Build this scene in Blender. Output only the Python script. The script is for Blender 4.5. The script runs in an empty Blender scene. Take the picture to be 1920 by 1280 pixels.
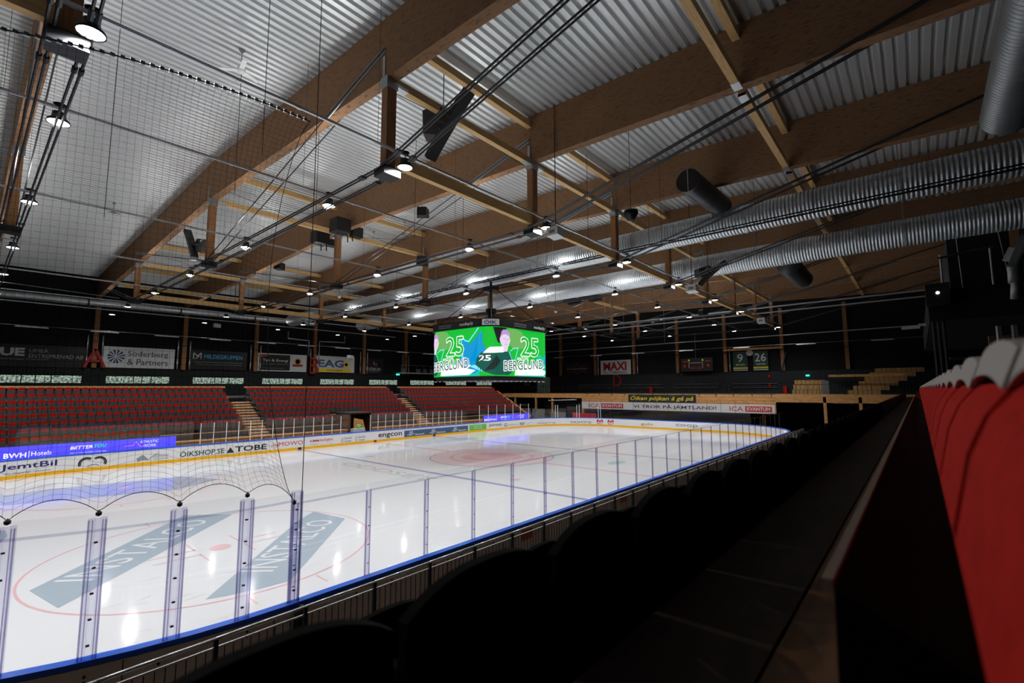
import bpy, math, random
import numpy as np
from mathutils import Vector, Matrix
random.seed(7); rng = np.random.default_rng(7)
PI = math.pi
S = bpy.context.scene
COL = S.collection

# ------------------------------------------------------------------ camera
F, YAW, PIT, ROLL = 883.25, 0.7094327, 0.1001165, -0.0032614
CAM = np.array([4.311, -9.0187, 4.9301])
_fw = np.array([math.cos(PIT)*math.cos(YAW), math.cos(PIT)*math.sin(YAW), math.sin(PIT)])
_rt = np.array([math.sin(YAW), -math.cos(YAW), 0.0]); _up = np.cross(_rt, _fw)
_r2 = math.cos(ROLL)*_rt + math.sin(ROLL)*_up; _u2 = -math.sin(ROLL)*_rt + math.cos(ROLL)*_up
cd = bpy.data.cameras.new('camera'); cam = bpy.data.objects.new('camera', cd); COL.objects.link(cam)
cd.sensor_width = 36; cd.lens = F/1920*36; cd.clip_start = 0.02; cd.clip_end = 400
cam.matrix_world = Matrix(((_r2[0], _u2[0], -_fw[0], CAM[0]), (_r2[1], _u2[1], -_fw[1], CAM[1]), (_r2[2], _u2[2], -_fw[2], CAM[2]), (0, 0, 0, 1)))
cd.dof.use_dof = True; cd.dof.focus_distance = 26; cd.dof.aperture_fstop = 2.2
S.camera = cam
def at(u, v, ax, val):      # where the line of sight through a spot of the photograph meets a plane of the building
    d = F*_fw + (u-960)*_r2 - (v-640)*_u2; i = 'XYZ'.index(ax); t = (val-CAM[i])/d[i]
    return CAM + t*d

# ------------------------------------------------------------------ world and exposure
w = bpy.data.worlds.new('world'); S.world = w; w.use_nodes = True
w.node_tree.nodes['Background'].inputs[0].default_value = (0.5, 0.6, 0.7, 1)
w.node_tree.nodes['Background'].inputs[1].default_value = 0.004
S.view_settings.view_transform = 'Standard'; S.view_settings.look = 'None'
S.view_settings.exposure = 0.0; S.view_settings.gamma = 1.0; S.view_settings.use_curve_mapping = False
S.cycles.use_denoising = True; S.cycles.max_bounces = 10; S.cycles.diffuse_bounces = 4
S.cycles.transparent_max_bounces = 40; S.cycles.sample_clamp_indirect = 4
LAMP_W, ADDED_UP, LAMP_SPREAD = 355.0, 98.0, math.radians(150)  # down power of the lamps, power of the added uplights, down spread

# ------------------------------------------------------------------ materials
def srgb(r, g, b):
    f = lambda c: ((c/255+0.055)/1.055)**2.4 if c > 10 else c/255/12.92
    return (f(r), f(g), f(b), 1)
M = {}
def mat(name, rgb, rough=.6, metal=0, spec=.5, emit=0, bump=None, mottle=None, alpha=None):
    m = bpy.data.materials.new(name); m.use_nodes = True; nt = m.node_tree; b = nt.nodes['Principled BSDF']
    c = rgb if len(rgb) == 4 else srgb(*rgb)
    b.inputs['Base Color'].default_value = c; b.inputs['Roughness'].default_value = rough
    b.inputs['Metallic'].default_value = metal; b.inputs['Specular IOR Level'].default_value = spec
    if emit:
        b.inputs['Emission Color'].default_value = c; b.inputs['Emission Strength'].default_value = emit
        if name.startswith('led') : b.inputs['Base Color'].default_value = (0.01, 0.01, 0.01, 1)
    tc = nt.nodes.new('ShaderNodeTexCoord')
    if mottle:      # (scale xyz, second colour, low, high)
        sc, c2, lo, hi = mottle
        mp = nt.nodes.new('ShaderNodeMapping'); mp.inputs['Scale'].default_value = sc
        n = nt.nodes.new('ShaderNodeTexNoise'); n.inputs['Scale'].default_value = 1; n.inputs['Detail'].default_value = 4
        r = nt.nodes.new('ShaderNodeMapRange'); r.inputs['From Min'].default_value = lo; r.inputs['From Max'].default_value = hi
        mx = nt.nodes.new('ShaderNodeMix'); mx.data_type = 'RGBA'
        mx.inputs[6].default_value = c; mx.inputs[7].default_value = c2 if len(c2) == 4 else srgb(*c2)
        L = nt.links.new; L(tc.outputs['Object'], mp.inputs[0]); L(mp.outputs[0], n.inputs['Vector'])
        L(n.outputs[0], r.inputs[0]); L(r.outputs[0], mx.inputs[0]); L(mx.outputs[2], b.inputs['Base Color'])
    if bump:        # (axis, period, strength) ribs
        ax, per, st = bump
        wv = nt.nodes.new('ShaderNodeTexWave'); wv.bands_direction = ax; wv.inputs['Scale'].default_value = 2*PI/per/20*1.0
        wv.wave_profile = 'SAW' if st < 0 else 'SIN'
        bp = nt.nodes.new('ShaderNodeBump'); bp.inputs['Strength'].default_value = abs(st); bp.inputs['Distance'].default_value = .03
        nt.links.new(tc.outputs['Object'], wv.inputs[0]); nt.links.new(wv.outputs['Fac'], bp.inputs['Height']); nt.links.new(bp.outputs[0], b.inputs['Normal'])
    M[name] = m; return m
mat('lvl', (134, 101, 73), .75, spec=.25, mottle=((9, 3.2, 26), (74, 52, 36), .54, .74))
mat('lvl_post', (150, 104, 62), .7, mottle=((30, 30, 2), (104, 70, 42), .45, .8))
mat('pine', (205, 168, 112), .6, mottle=((1.5, 20, 25), (176, 132, 80), .45, .8))
mat('plank', (220, 164, 100), .6, mottle=((2, 2, 18), (170, 116, 64), .45, .75))
mat('plank_dark', (58, 42, 30), .7, mottle=((6, 25, 25), (38, 27, 20), .4, .8))
mat('deck', (216, 220, 222), .42, .6)
mat('zinc', (205, 208, 212), .32, .8)
mat('zinc_dull', (150, 155, 158), .45, .7)
mat('duct', (206, 214, 220), .42, .75)
mat('duct_dark', (70, 72, 76), .4, .7)
mat('black', (14, 14, 15), .55)
mat('net_cord', (10, 10, 11), 1.0, spec=0)
mat('deck_wood', (120, 82, 50), .65, mottle=((2, 14, 14), (84, 56, 34), .4, .8))
mat('black_matte', (7, 7, 8), .9, spec=.1)
mat('black_seat', (13, 13, 14), .5, spec=.3)
mat('black_wall', (24, 26, 28), .8, spec=.2)
mat('clad', (30, 33, 36), .7, spec=.25, bump=('X', .3, .9))
mat('clad_y', (36, 40, 44), .7, spec=.25, bump=('Y', .3, .9))
mat('dark_steel', (40, 42, 46), .45, .6)
mat('rod', (66, 68, 72), .4, .7)
mat('white', (225, 225, 225), .5)
mat('offwhite', (196, 198, 200), .5)
mat('grey', (120, 122, 126), .6)
mat('seat_grey', (66, 64, 68), .6)
mat('red', (190, 26, 14), .85, spec=.15, mottle=((30, 30, 30), (160, 20, 10), .4, .8))
mat('seat_top', (176, 172, 168), .6); mat('lip_grey', (120, 110, 96), .6)
mat('letter_red', (160, 26, 22), .5)
mat('concrete', (70, 68, 66), .8, mottle=((1, 1, 1), (52, 50, 48), .4, .7))
mat('board_white', (236, 236, 238), .28)
mat('board_back', (240, 214, 192), .55, mottle=((3, 3, 3), (226, 200, 178), .4, .7))
mat('kick', (250, 190, 10), .35)
mat('cap_blue', (26, 100, 225), .3)
mat('post_white', (235, 238, 240), .4, .1)
mat('rubber', (22, 22, 23), .8)
for n, c in dict(navy=(34, 34, 110), ink=(38, 38, 42), dgreen=(14, 58, 52), adred=(204, 44, 52), adblue=(62, 96, 138), adgreen=(108, 196, 78), cyan=(64, 168, 214), yellow=(236, 204, 40), steel_txt=(150, 155, 160), brown=(92, 60, 40), dimwhite=(205, 208, 212), teal=(30, 96, 120), flag=(14, 46, 40), gold=(196, 160, 60), orange=(210, 90, 30), ban_black=(12, 12, 14), ban_green=(10, 60, 44)).items():
    mat(n, c, .5)
mat('line_red', (232, 190, 196), .12); mat('line_blue', (166, 168, 202), .12); mat('ice_red', (234, 198, 204), .12)
mat('logo_blue', (172, 188, 202), .12); mat('scuff', (190, 192, 196), .2)
for n, c, e in (('led_green', (0, 190, 50), 1.), ('led_olive', (110, 180, 90), 1.), ('led_blue', (0, 150, 215), 1.), ('led_teal', (0, 200, 165), 1.), ('led_white', (250, 250, 250), 1.1),
                ('led_skin', (236, 214, 240), 1.), ('led_lilac', (190, 150, 215), 1.), ('led_dark', (0, 92, 78), .9), ('led_black', (24, 30, 30), .6), ('led_cyan', (120, 228, 255), 1.1),
                ('led_strip', (70, 62, 245), 1.4), ('led_strip_green', (20, 210, 120), 1.3), ('led_pink', (255, 130, 200), 1.3), ('led_red', (200, 14, 20), .45), ('led_exit', (60, 220, 190), 2.0), ('led_amber', (150, 170, 30), .5)):
    mat(n, c, .4, emit=e)
mat('lens', (255, 252, 245), .4, emit=14)
def ice_material():
    m = mat('ice', (228, 231, 236), .1, spec=.4); nt = m.node_tree; b = nt.nodes['Principled BSDF']; L = nt.links.new
    tc = nt.nodes['Texture Coordinate'] if 'Texture Coordinate' in nt.nodes else nt.nodes.new('ShaderNodeTexCoord')
    n = nt.nodes.new('ShaderNodeTexNoise'); n.inputs['Scale'].default_value = .6; n.inputs['Detail'].default_value = 5
    r = nt.nodes.new('ShaderNodeMapRange'); r.inputs['To Min'].default_value = .05; r.inputs['To Max'].default_value = .12
    L(tc.outputs['Object'], n.inputs[0]); L(n.outputs[0], r.inputs[0]); L(r.outputs[0], b.inputs['Roughness'])
    n2 = nt.nodes.new('ShaderNodeTexNoise'); n2.inputs['Scale'].default_value = 14; n2.inputs['Detail'].default_value = 8
    bp = nt.nodes.new('ShaderNodeBump'); bp.inputs['Strength'].default_value = .06; bp.inputs['Distance'].default_value = .01
    L(tc.outputs['Object'], n2.inputs[0]); L(n2.outputs[0], bp.inputs['Height']); L(bp.outputs[0], b.inputs['Normal'])
ice_material()
def glass_material(name, tint, refl):
    m = bpy.data.materials.new(name); m.use_nodes = True; nt = m.node_tree; nt.nodes.clear(); L = nt.links.new
    o = nt.nodes.new('ShaderNodeOutputMaterial'); t = nt.nodes.new('ShaderNodeBsdfTransparent'); g = nt.nodes.new('ShaderNodeBsdfGlossy')
    t.inputs[0].default_value = tint; g.inputs['Roughness'].default_value = .03
    fr = nt.nodes.new('ShaderNodeLayerWeight'); pw = nt.nodes.new('ShaderNodeMath'); pw.operation = 'POWER'; pw.inputs[1].default_value = 5; L(fr.outputs['Facing'], pw.inputs[0])
    mu = nt.nodes.new('ShaderNodeMath'); mu.operation = 'MULTIPLY_ADD'; mu.inputs[1].default_value = .5*refl; mu.inputs[2].default_value = .03
    mx = nt.nodes.new('ShaderNodeMixShader'); L(pw.outputs[0], mu.inputs[0]); L(mu.outputs[0], mx.inputs[0]); L(t.outputs[0], mx.inputs[1]); L(g.outputs[0], mx.inputs[2]); L(mx.outputs[0], o.inputs[0])
    M[name] = m
glass_material('glass', (.975, .975, .985, 1), 1.0)
glass_material('acrylic', (.86, .86, .92, 1), 1.0)
glass_material('acrylic_edge', (.66, .64, .76, 1), 1.0)
def window_material():      # daylight through patterned window glass
    m = bpy.data.materials.new('window_glow'); m.use_nodes = True; nt = m.node_tree; nt.nodes.clear(); L = nt.links.new
    o = nt.nodes.new('ShaderNodeOutputMaterial'); e = nt.nodes.new('ShaderNodeEmission'); tc = nt.nodes.new('ShaderNodeTexCoord')
    n = nt.nodes.new('ShaderNodeTexNoise'); n.inputs['Scale'].default_value = 5; n.inputs['Detail'].default_value = 6
    cr = nt.nodes.new('ShaderNodeValToRGB'); cr.color_ramp.elements[0].position = .38; cr.color_ramp.elements[0].color = srgb(60, 76, 66)
    cr.color_ramp.elements[1].position = .62; cr.color_ramp.elements[1].color = srgb(186, 206, 190)
    L(tc.outputs['Object'], n.inputs[0]); L(n.outputs[0], cr.inputs[0]); L(cr.outputs[0], e.inputs[0]); L(e.outputs[0], o.inputs[0])
    e.inputs[1].default_value = .8; M['window_glow'] = m
window_material()

# ------------------------------------------------------------------ mesh builder
class MB:
    def __init__(s): s.v = []; s.f = []
    def box(s, x0, y0, z0, x1, y1, z1):
        if x0 > x1: x0, x1 = x1, x0
        if y0 > y1: y0, y1 = y1, y0
        if z0 > z1: z0, z1 = z1, z0
        n = len(s.v); s.v += [(x0, y0, z0), (x1, y0, z0), (x1, y1, z0), (x0, y1, z0), (x0, y0, z1), (x1, y0, z1), (x1, y1, z1), (x0, y1, z1)]
        s.f += [tuple(n+i for i in q) for q in ((0, 3, 2, 1), (4, 5, 6, 7), (0, 1, 5, 4), (1, 2, 6, 5), (2, 3, 7, 6), (3, 0, 4, 7))]; return s
    def tube(s, pts, r, n=6, caps=True, rad=None):
        P = [np.array(p, float) for p in pts]; b = len(s.v); k = len(P); prev = None
        for i, p in enumerate(P):
            t = P[min(i+1, k-1)] - P[max(i-1, 0)]; t = t/(np.linalg.norm(t)+1e-12)
            a = np.cross(t, (0, 0, 1.)) if abs(t[2]) < .9 else np.cross(t, (1., 0, 0)); a /= np.linalg.norm(a)
            if prev is not None and a @ prev < 0: a = -a
            prev = a; c = np.cross(t, a); rr = rad[i] if rad else r
            for j in range(n):
                th = 2*PI*(j+.5)/n; s.v.append(tuple(p + rr*(math.cos(th)*a + math.sin(th)*c)))
        for i in range(k-1):
            for j in range(n): s.f.append((b+i*n+j, b+i*n+(j+1) % n, b+(i+1)*n+(j+1) % n, b+(i+1)*n+j))
        if caps: s.f.append(tuple(b+j for j in range(n))[::-1]); s.f.append(tuple(b+(k-1)*n+j for j in range(n)))
        return s
    def bar(s, p, q, w, h):       # rectangular bar between two points, w sideways, h upright
        p = np.array(p, float); q = np.array(q, float); t = (q-p)/np.linalg.norm(q-p)
        a = np.cross(t, (0, 0, 1.)) if abs(t[2]) < .99 else np.array((1., 0, 0)); a /= np.linalg.norm(a); c = np.cross(a, t); n = len(s.v)
        for e in (p, q):
            for i, j in ((-1, -1), (1, -1), (1, 1), (-1, 1)): s.v.append(tuple(e + a*w/2*i + c*h/2*j))
        s.f += [tuple(n+i for i in z) for z in ((0, 1, 2, 3), (7, 6, 5, 4), (0, 4, 5, 1), (1, 5, 6, 2), (2, 6, 7, 3), (3, 7, 4, 0))]; return s
    def poly(s, pts, faces=None):
        n = len(s.v); s.v += [tuple(map(float, p)) for p in pts]
        s.f += [tuple(range(n, n+len(pts)))] if faces is None else [tuple(n+i for i in f) for f in faces]; return s
    def prism(s, pts, d):         # outline pts extruded by vector d
        n = len(s.v); k = len(pts); s.v += [tuple(p) for p in pts] + [tuple(np.array(p)+np.array(d)) for p in pts]
        s.f += [tuple(range(n, n+k))[::-1], tuple(range(n+k, n+2*k))] + [(n+i, n+(i+1) % k, n+k+(i+1) % k, n+k+i) for i in range(k)]; return s
    def lathe(s, prof, c=(0, 0, 0), n=16, R=None):
        b = len(s.v)
        for r, z in prof:
            for j in range(n):
                p = np.array((r*math.cos(2*PI*j/n), r*math.sin(2*PI*j/n), z)); p = R @ p if R is not None else p
                s.v.append(tuple(p+np.array(c)))
        for i in range(len(prof)-1):
            for j in range(n): s.f.append((b+i*n+j, b+i*n+(j+1) % n, b+(i+1)*n+(j+1) % n, b+(i+1)*n+j))
        if prof[0][0] > 1e-6: s.f.append(tuple(b+j for j in range(n))[::-1])
        if prof[-1][0] > 1e-6: s.f.append(tuple(b+(len(prof)-1)*n+j for j in range(n)))
        return s
    def data(s, name, m, off=(0, 0, 0), smooth=False):
        me = bpy.data.meshes.new(name); o = np.array(off, float)
        me.from_pydata([tuple(np.array(v)-o) for v in s.v], [], s.f); me.materials.append(M[m] if isinstance(m, str) else m)
        if smooth: me.polygons.foreach_set('use_smooth', [True]*len(me.polygons))
        me.update(); return me
    def build(s, name, m, parent=None, smooth=False, at0=None):
        off = at0 if at0 is not None else (tuple(parent['_o']) if parent is not None and '_o' in parent else (0, 0, 0))
        if parent is None and at0 is None:
            a = np.array(s.v); off = ((a[:, 0].min()+a[:, 0].max())/2, (a[:, 1].min()+a[:, 1].max())/2, a[:, 2].min())
        o = bpy.data.objects.new(name, s.data(name, m, off, smooth)); COL.objects.link(o)
        if parent is not None: o.parent = parent; o['_o'] = [float(x) for x in off]
        else: o.location = off; o['_o'] = [float(x) for x in off]
        return o
def tag(o, label, cat, group=None, kind=None):
    o['label'] = label; o['category'] = cat
    if group: o['group'] = group
    if kind: o['kind'] = kind
    return o
def thing(name, loc, label, cat, group=None):
    o = bpy.data.objects.new(name, None); COL.objects.link(o); o.location = loc; o['_o'] = [float(x) for x in loc]; o.empty_display_size = .2
    return tag(o, label, cat, group)
def struct(o): o['kind'] = 'structure'; return o
def dup(o, loc=None, label=None, group=None, parent=None):
    c = o.copy(); COL.objects.link(c)
    if parent is not None: c.parent = parent
    if loc is not None: c.location = loc
    if label: c['label'] = label
    if group: c['group'] = group
    for ch in o.children: dup(ch, parent=c)
    return c
ORD = ['first', 'second', 'third', 'fourth', 'fifth', 'sixth', 'seventh', 'eighth', 'ninth', 'tenth', 'eleventh', 'twelfth', 'thirteenth', 'fourteenth', 'fifteenth', 'sixteenth', 'seventeenth', 'eighteenth', 'nineteenth', 'twentieth']
def nth(i):
    if i < 20: return ORD[i]
    n = i+1; return '%d%s' % (n, 'th' if 10 < n % 100 < 14 else {1: 'st', 2: 'nd', 3: 'rd'}.get(n % 10, 'th'))

# lettering: flat glyphs in a unit box, then laid onto any surface
_tc = {}
def glyphs(text, bold=0, shear=0, res=2):
    k = (text, bold, shear, res)
    if k not in _tc:
        cu = bpy.data.curves.new('glyphs', 'FONT'); cu.body = text; cu.offset = bold*.45; cu.shear = shear; cu.resolution_u = res; cu.align_x = 'CENTER'
        o = bpy.data.objects.new('glyphs', cu); COL.objects.link(o); bpy.context.view_layer.update()
        me = bpy.data.meshes.new_from_object(o.evaluated_get(bpy.context.evaluated_depsgraph_get()))
        v = np.array([x.co[:2] for x in me.vertices]); f = [tuple(p.vertices) for p in me.polygons]
        bpy.data.objects.remove(o); bpy.data.curves.remove(cu); bpy.data.meshes.remove(me)
        lo, hi = v.min(0), v.max(0); v = (v-lo)/(hi-lo); _tc[k] = (v, f)
    return _tc[k]
def letters(text, fn, x0, x1, z0, z1, bold=0, shear=0, slope=0, mb=None, res=2):
    v, f = glyphs(text, bold, shear, res); mb = mb or MB()
    mb.poly([fn(x0+(x1-x0)*a, z0+(z1-z0)*b+slope*a) for a, b in v], f); return mb
def shape(fn, pts, mb=None):
    mb = mb or MB(); mb.poly([fn(*p) for p in pts]); return mb
def stroke(fn, pts, wd, mb=None):
    mb = mb or MB()
    for (a, b), (c, d) in zip(pts[:-1], pts[1:]):
        L = math.hypot(c-a, d-b)+1e-9; nx, ny = -(d-b)/L*wd/2, (c-a)/L*wd/2; ex, ey = (c-a)/L*wd*.3, (d-b)/L*wd*.3
        mb.poly([fn(a+nx-ex, b+ny-ey), fn(c+nx+ex, d+ny+ey), fn(c-nx+ex, d-ny+ey), fn(a-nx-ex, b-ny-ey)])
    return mb
def ell(cx, cy, rx, ry, n=24, a0=0, a1=2*PI): return [(cx+rx*math.cos(a0+(a1-a0)*i/n), cy+ry*math.sin(a0+(a1-a0)*i/n)) for i in range(n+(0 if a1-a0 > 6.28 else 1))]
# ------------------------------------------------------------------ building shell
XL, XR, YN, YF = -7.0, 79.6, -15.4, 58.9        # end walls and side walls
BX0, BS = 13.4642, 8.199                        # first roof truss in view and the bay width
def ztop(y): return float(np.interp(y, [-15.4, 22.8, 58.9], [17.55, 18.72, 17.3]))
def zbot(y): return ztop(y) - 2.28
struct(MB().box(XL, YN, -.25, XR, YF, -.03).build('floor', 'concrete'))
struct(MB().box(XL, YF, -.03, XR, YF+.3, 18.4).build('wall_far', 'black_wall'))
struct(MB().box(XR, YN, -.03, XR+.3, YF, 19.2).build('wall_end', 'black_wall'))
struct(MB().box(XL, YN-.3, -.03, XR, YN, 18.4).build('wall_near', 'black_wall'))
struct(MB().box(XL-.3, YN, -.03, XL, YF, 19.2).build('wall_left', 'black_wall'))
def ceiling():
    mb = MB(); pts = []; y = YN; p = .37
    while y < YF+.1:
        for dy, dz in ((0, 0), (.19, 0), (.23, .14), (.33, .14)): pts.append((y+dy, dz))
        y += p
    pts = [(min(a, YF), ztop(min(a, YF))+b) for a, b in pts]
    n = len(mb.v)
    for a, b in pts: mb.v += [(XL, a, b), (XR, a, b)]
    for i in range(len(pts)-1): mb.f.append((2*i, 2*i+2, 2*i+3, 2*i+1))
    return struct(mb.build('ceiling', 'deck'))
ceiling()
struct(MB().box(XL, YN, 19.35, XR, YF, 19.5).build('trim_1', 'black_wall'))

# ------------------------------------------------------------------ roof trusses
P1, P2, P3, ZT = 4.55, 22.8, 41.05, 12.55
def truss(k):
    x = BX0 + BS*k; nm = nth(k+1)
    t = thing('roof_truss', (x, P2, 12.4), 'deep timber roof beam with three hanging posts, %s from the camera end' % nm, 'roof beam', 'roof beams across the hall')
    b = MB(); ys = [YN, P2, YF]; q = [(x-.2, y, zbot(y)) for y in ys] + [(x-.2, y, ztop(y)) for y in ys[::-1]]
    b.prism(q, (.42, 0, 0)); b.build('beam', 'lvl', t)
    for y in (P1, P2, P3):
        MB().box(x-.19, y-.17, ZT, x+.19, y+.17, zbot(y)+.02).build('post', 'lvl_post', t)
        g = MB(); g.box(x-.23, y-.2, zbot(y)-.38, x+.23, y+.2, zbot(y)+.03); g.box(x-.23, y-.04, zbot(y), x-.205, y+.1, zbot(y)+.8); g.build('bracket', 'zinc_dull', t)
        MB().box(x-.34, y-.3, ZT-.28, x+.34, y+.3, ZT+.02).build('shoe', 'dark_steel', t)
    for dx in (-.36, -.24, .24, .36):
        r = MB()
        r.tube([(x+dx, -12.6, 16.5), (x+dx, P1, ZT-.05), (x+dx, P2, ZT-.1), (x+dx, P3, ZT-.05), (x+dx, YF-.8, 16.3)], .034, 5)
        for y in (P1-1.0, P1+1.1, P2-1.2, P2+1.2, P3-1.1, P3+1.1): r.tube([(x+dx, y-.12, ZT-.06+(.33 if y < P1-.5 else 0)*.85), (x+dx, y+.12, ZT-.06+(.33 if y < P1-.5 else 0)*.55)], .06, 6)
        r.build('tie_rod', 'rod', t)
    for dx in (-.3, .3):
        for y0, z0 in ((P1, 16.95), (P3, 16.6)):
            r = MB(); r.tube([(x+dx*.9, y0, z0), (x+dx*.6, P2+(-.2 if y0 < P2 else .2), ZT+.1)], .028, 5); r.build('diagonal_rod', 'rod', t)
    if k < 6:
        for y0, z0, s in ((P1, 16.95, 1), (P3, 16.6, -1)):
            r = MB(); d = (ZT-z0)/(P2-y0) ; r.bar((x-.225, y0, z0), (x-.225, y0+s*4.0, z0+d*s*4.0), .03, .22); r.build('gusset', 'zinc_dull', t)
for k in range(-1, 8): truss(k)
# timber struts between the trusses
def strut_row(y, pos, ks, lower):
    for k in ks:
        x0 = BX0+BS*k+.22; x1 = x0+BS-.42
        lv = (('upper', ztop(y)-.42), ('lower', zbot(y)-.02))
        if lower and k >= 0: lv += (('bottom', ZT+.42),)
        for nm, z in lv:
            w = {'upper': .26, 'lower': .26, 'bottom': .24}[nm]; h = {'upper': .32, 'lower': .3, 'bottom': .42}[nm]
            o = MB().box(x0, y-w/2, z-h/2, x1, y+w/2, z+h/2).build('timber_strut', 'pine')
            tag(o, 'pale %s timber strut, %s, %s bay from the camera end' % (nm, pos, nth(k+1)), 'timber strut', 'timber struts between the roof beams')
            if nm == 'bottom' : continue
            if nm == 'lower' and k < 4:
                for xx in (x0, x1-.5): MB().box(xx, y-w/2-.012, z-h/2-.012, xx+.5, y+w/2+.012, z-h/2+.1).build('end_plate', 'zinc', o)
tag(MB().box(-2.7, P1-.12, ZT+.21, 5.05, P1+.12, ZT+.63).build('timber_strut', 'pine'), 'pale timber strut cut by the upper left corner of the picture', 'timber strut', 'timber struts between the roof beams')
for y, pos, ks, lw in ((-4.9, 'near-stand row', range(0, 7), 0), (P1, 'near-post row', range(0, 7), 1), (P2, 'middle-post row', range(0, 7), 0),
                       (P3, 'far-post row', range(0, 7), 1), (50.6, 'far-stand row', range(0, 6), 0)):
    strut_row(y, pos, ks, lw)
for y, pos in ((P1, 'near'), (P3, 'far'), (P2, 'middle')):
    for k in range(0, 6):
        x0 = BX0+BS*k+.22; x1 = x0+BS-.42; m = MB()
        m.tube([(x0, y+.35, zbot(y)-.1), (x1, y+2.6, ztop(y)-.3)], .016, 4); m.tube([(x0, y+2.6, ztop(y)-.3), (x1, y+.35, zbot(y)-.1)], .016, 4)
        tag(m.build('cross_brace', 'black'), 'thin crossed bracing rods by the %s posts, %s bay from the camera end' % (pos, nth(k+1)), 'brace rod', 'crossed bracing rods')

# ------------------------------------------------------------------ lamp rows
ROWS = [(3.96, range(-1, 9)), (9.17, range(-1, 9)), (18.0, range(-1, 9)), (27.4, range(-1, 9)), (36.3, range(-1, 8)), (45.8, range(0, 7)), (52.6, range(1, 6))]
LX0, LZ = 5.568, 12.55
def make_lamp(x, y, z, label):
    t = thing('high_bay_lamp', (x, y, z), label, 'ceiling lamp', 'round lamps over the ice')
    MB().lathe([(.15, .30), (.15, .28), (.16, .16), (.25, .07), (.27, .0), (.245, 0), (.24, .02)], (x, y, z), 20).build('housing', 'dark_steel', t, True)
    MB().lathe([(0, .012), (.242, .012)], (x, y, z), 20).build('lens', 'lens', t)
    MB().lathe([(0, .5), (.12, .5), (.15, .56), (0, .57)], (x, y, z), 12).build('added_uplight_case', 'dark_steel', t)  # added housing for the uplight, not a known fitting
    MB().tube([(x, y, z+.3), (x, y, z+.42)], .02, 6).build('hook', 'zinc_dull', t)
    return t
rown = ['nearest', 'second nearest', 'third nearest', 'middle', 'fifth nearest', 'second farthest', 'farthest']
base = None
for ri, (y, ks) in enumerate(ROWS):
    pz = LZ+.42
    p = MB(); xa, xb = XL+.5, LX0+BS*max(ks)+1.5
    p.box(xa, y-.035, pz, xb, y+.035, pz+.08)
    for x in np.arange(xa+.5, xb, 1.6): p.box(x, y-.045, pz-.012, x+.12, y+.045, pz)
    o = p.build('lamp_rail', 'zinc'); tag(o, 'long steel rail carrying the %s row of round lamps' % rown[ri], 'lighting rail', 'lamp rails along the hall')
    for k in range(-1, 9):
        x = BX0+BS*k-.8
        if x < xb: MB().tube([(x, y, pz), (x, y, ztop(y))], .007, 4).build('hanger_wire', 'rod', o)
    for k in ks:
        if ri == 0 and k == 7: continue
        lab = 'round white lamp, %s from the left on the %s lamp rail' % (nth(k+1), rown[ri])
        x = LX0+BS*k
        if base is None: base = make_lamp(x, y, LZ, lab)
        else:
            c = dup(base, (x, y, LZ), lab)
        ld = bpy.data.lights.new('lamp_light', 'AREA'); ld.shape = 'DISK'; ld.size = .46; ld.energy = LAMP_W if ri < 5 else LAMP_W*.35; ld.color = (1, .975, .94); ld.spread = LAMP_SPREAD
        lo = bpy.data.objects.new('lamp_light', ld); COL.objects.link(lo); lo.location = (x, y, LZ-.02)
        if ri == 0: continue
        ud = bpy.data.lights.new('added_uplight', 'AREA'); ud.shape = 'DISK'; ud.size = .3; ud.energy = ADDED_UP if ri < 5 else ADDED_UP*.3; ud.color = (1, .985, .96)  # added uplight with no known fitting, brightens the ceiling
        uo = bpy.data.objects.new('added_uplight', ud); COL.objects.link(uo); uo.location = (x, y, LZ+.60); uo.rotation_euler = (PI, 0, 0)
# ------------------------------------------------------------------ ice sheet and its paint
RR, RL, RW = 8.5, 60.0, 30.0
def outline(off=0, n=18, z=0):
    pts = []
    for cx, cy, a0 in ((RR, RR, PI), (RL-RR, RR, 1.5*PI), (RL-RR, RW-RR, 0), (RR, RW-RR, .5*PI)):
        for i in range(n+1):
            a = a0+.5*PI*i/n; pts.append((cx+(RR+off)*math.cos(a), cy+(RR+off)*math.sin(a), z))
    return pts
ice = thing('ice_sheet', (30, 15, -.02), 'white rink ice with faint red and blue lines inside the boards', 'ice')
MB().prism(outline(-.001, z=-.02), (0, 0, .02)).build('ice_surface', 'ice', ice)
fz = lambda z: (lambda a, b: (a, b, z))
def rect(x0, y0, x1, y1, z=.004): return [(x0, y0, z), (x1, y0, z), (x1, y1, z), (x0, y1, z)]
for nm, x, wd, m in (('center_line', 30, .3, 'line_red'), ('blue_line', 22.86, .3, 'line_blue'), ('blue_line', 37.14, .3, 'line_blue'), ('goal_line', 4, .05, 'line_red'), ('goal_line', 56, .05, 'line_red')):
    y0 = .02 if nm != 'goal_line' else 1.4
    MB().poly(rect(x-wd/2, y0, x+wd/2, RW-y0)).build(nm, m, ice)
def ring(cx, cy, r, wd, z=.004, n=72):
    mb = MB(); pts = [(cx+q*math.cos(2*PI*i/n), cy+q*math.sin(2*PI*i/n), z) for q in (r-wd, r) for i in range(n)]
    mb.poly(pts, [(i, n+i, n+(i+1) % n, (i+1) % n) for i in range(n)]); return mb
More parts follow.
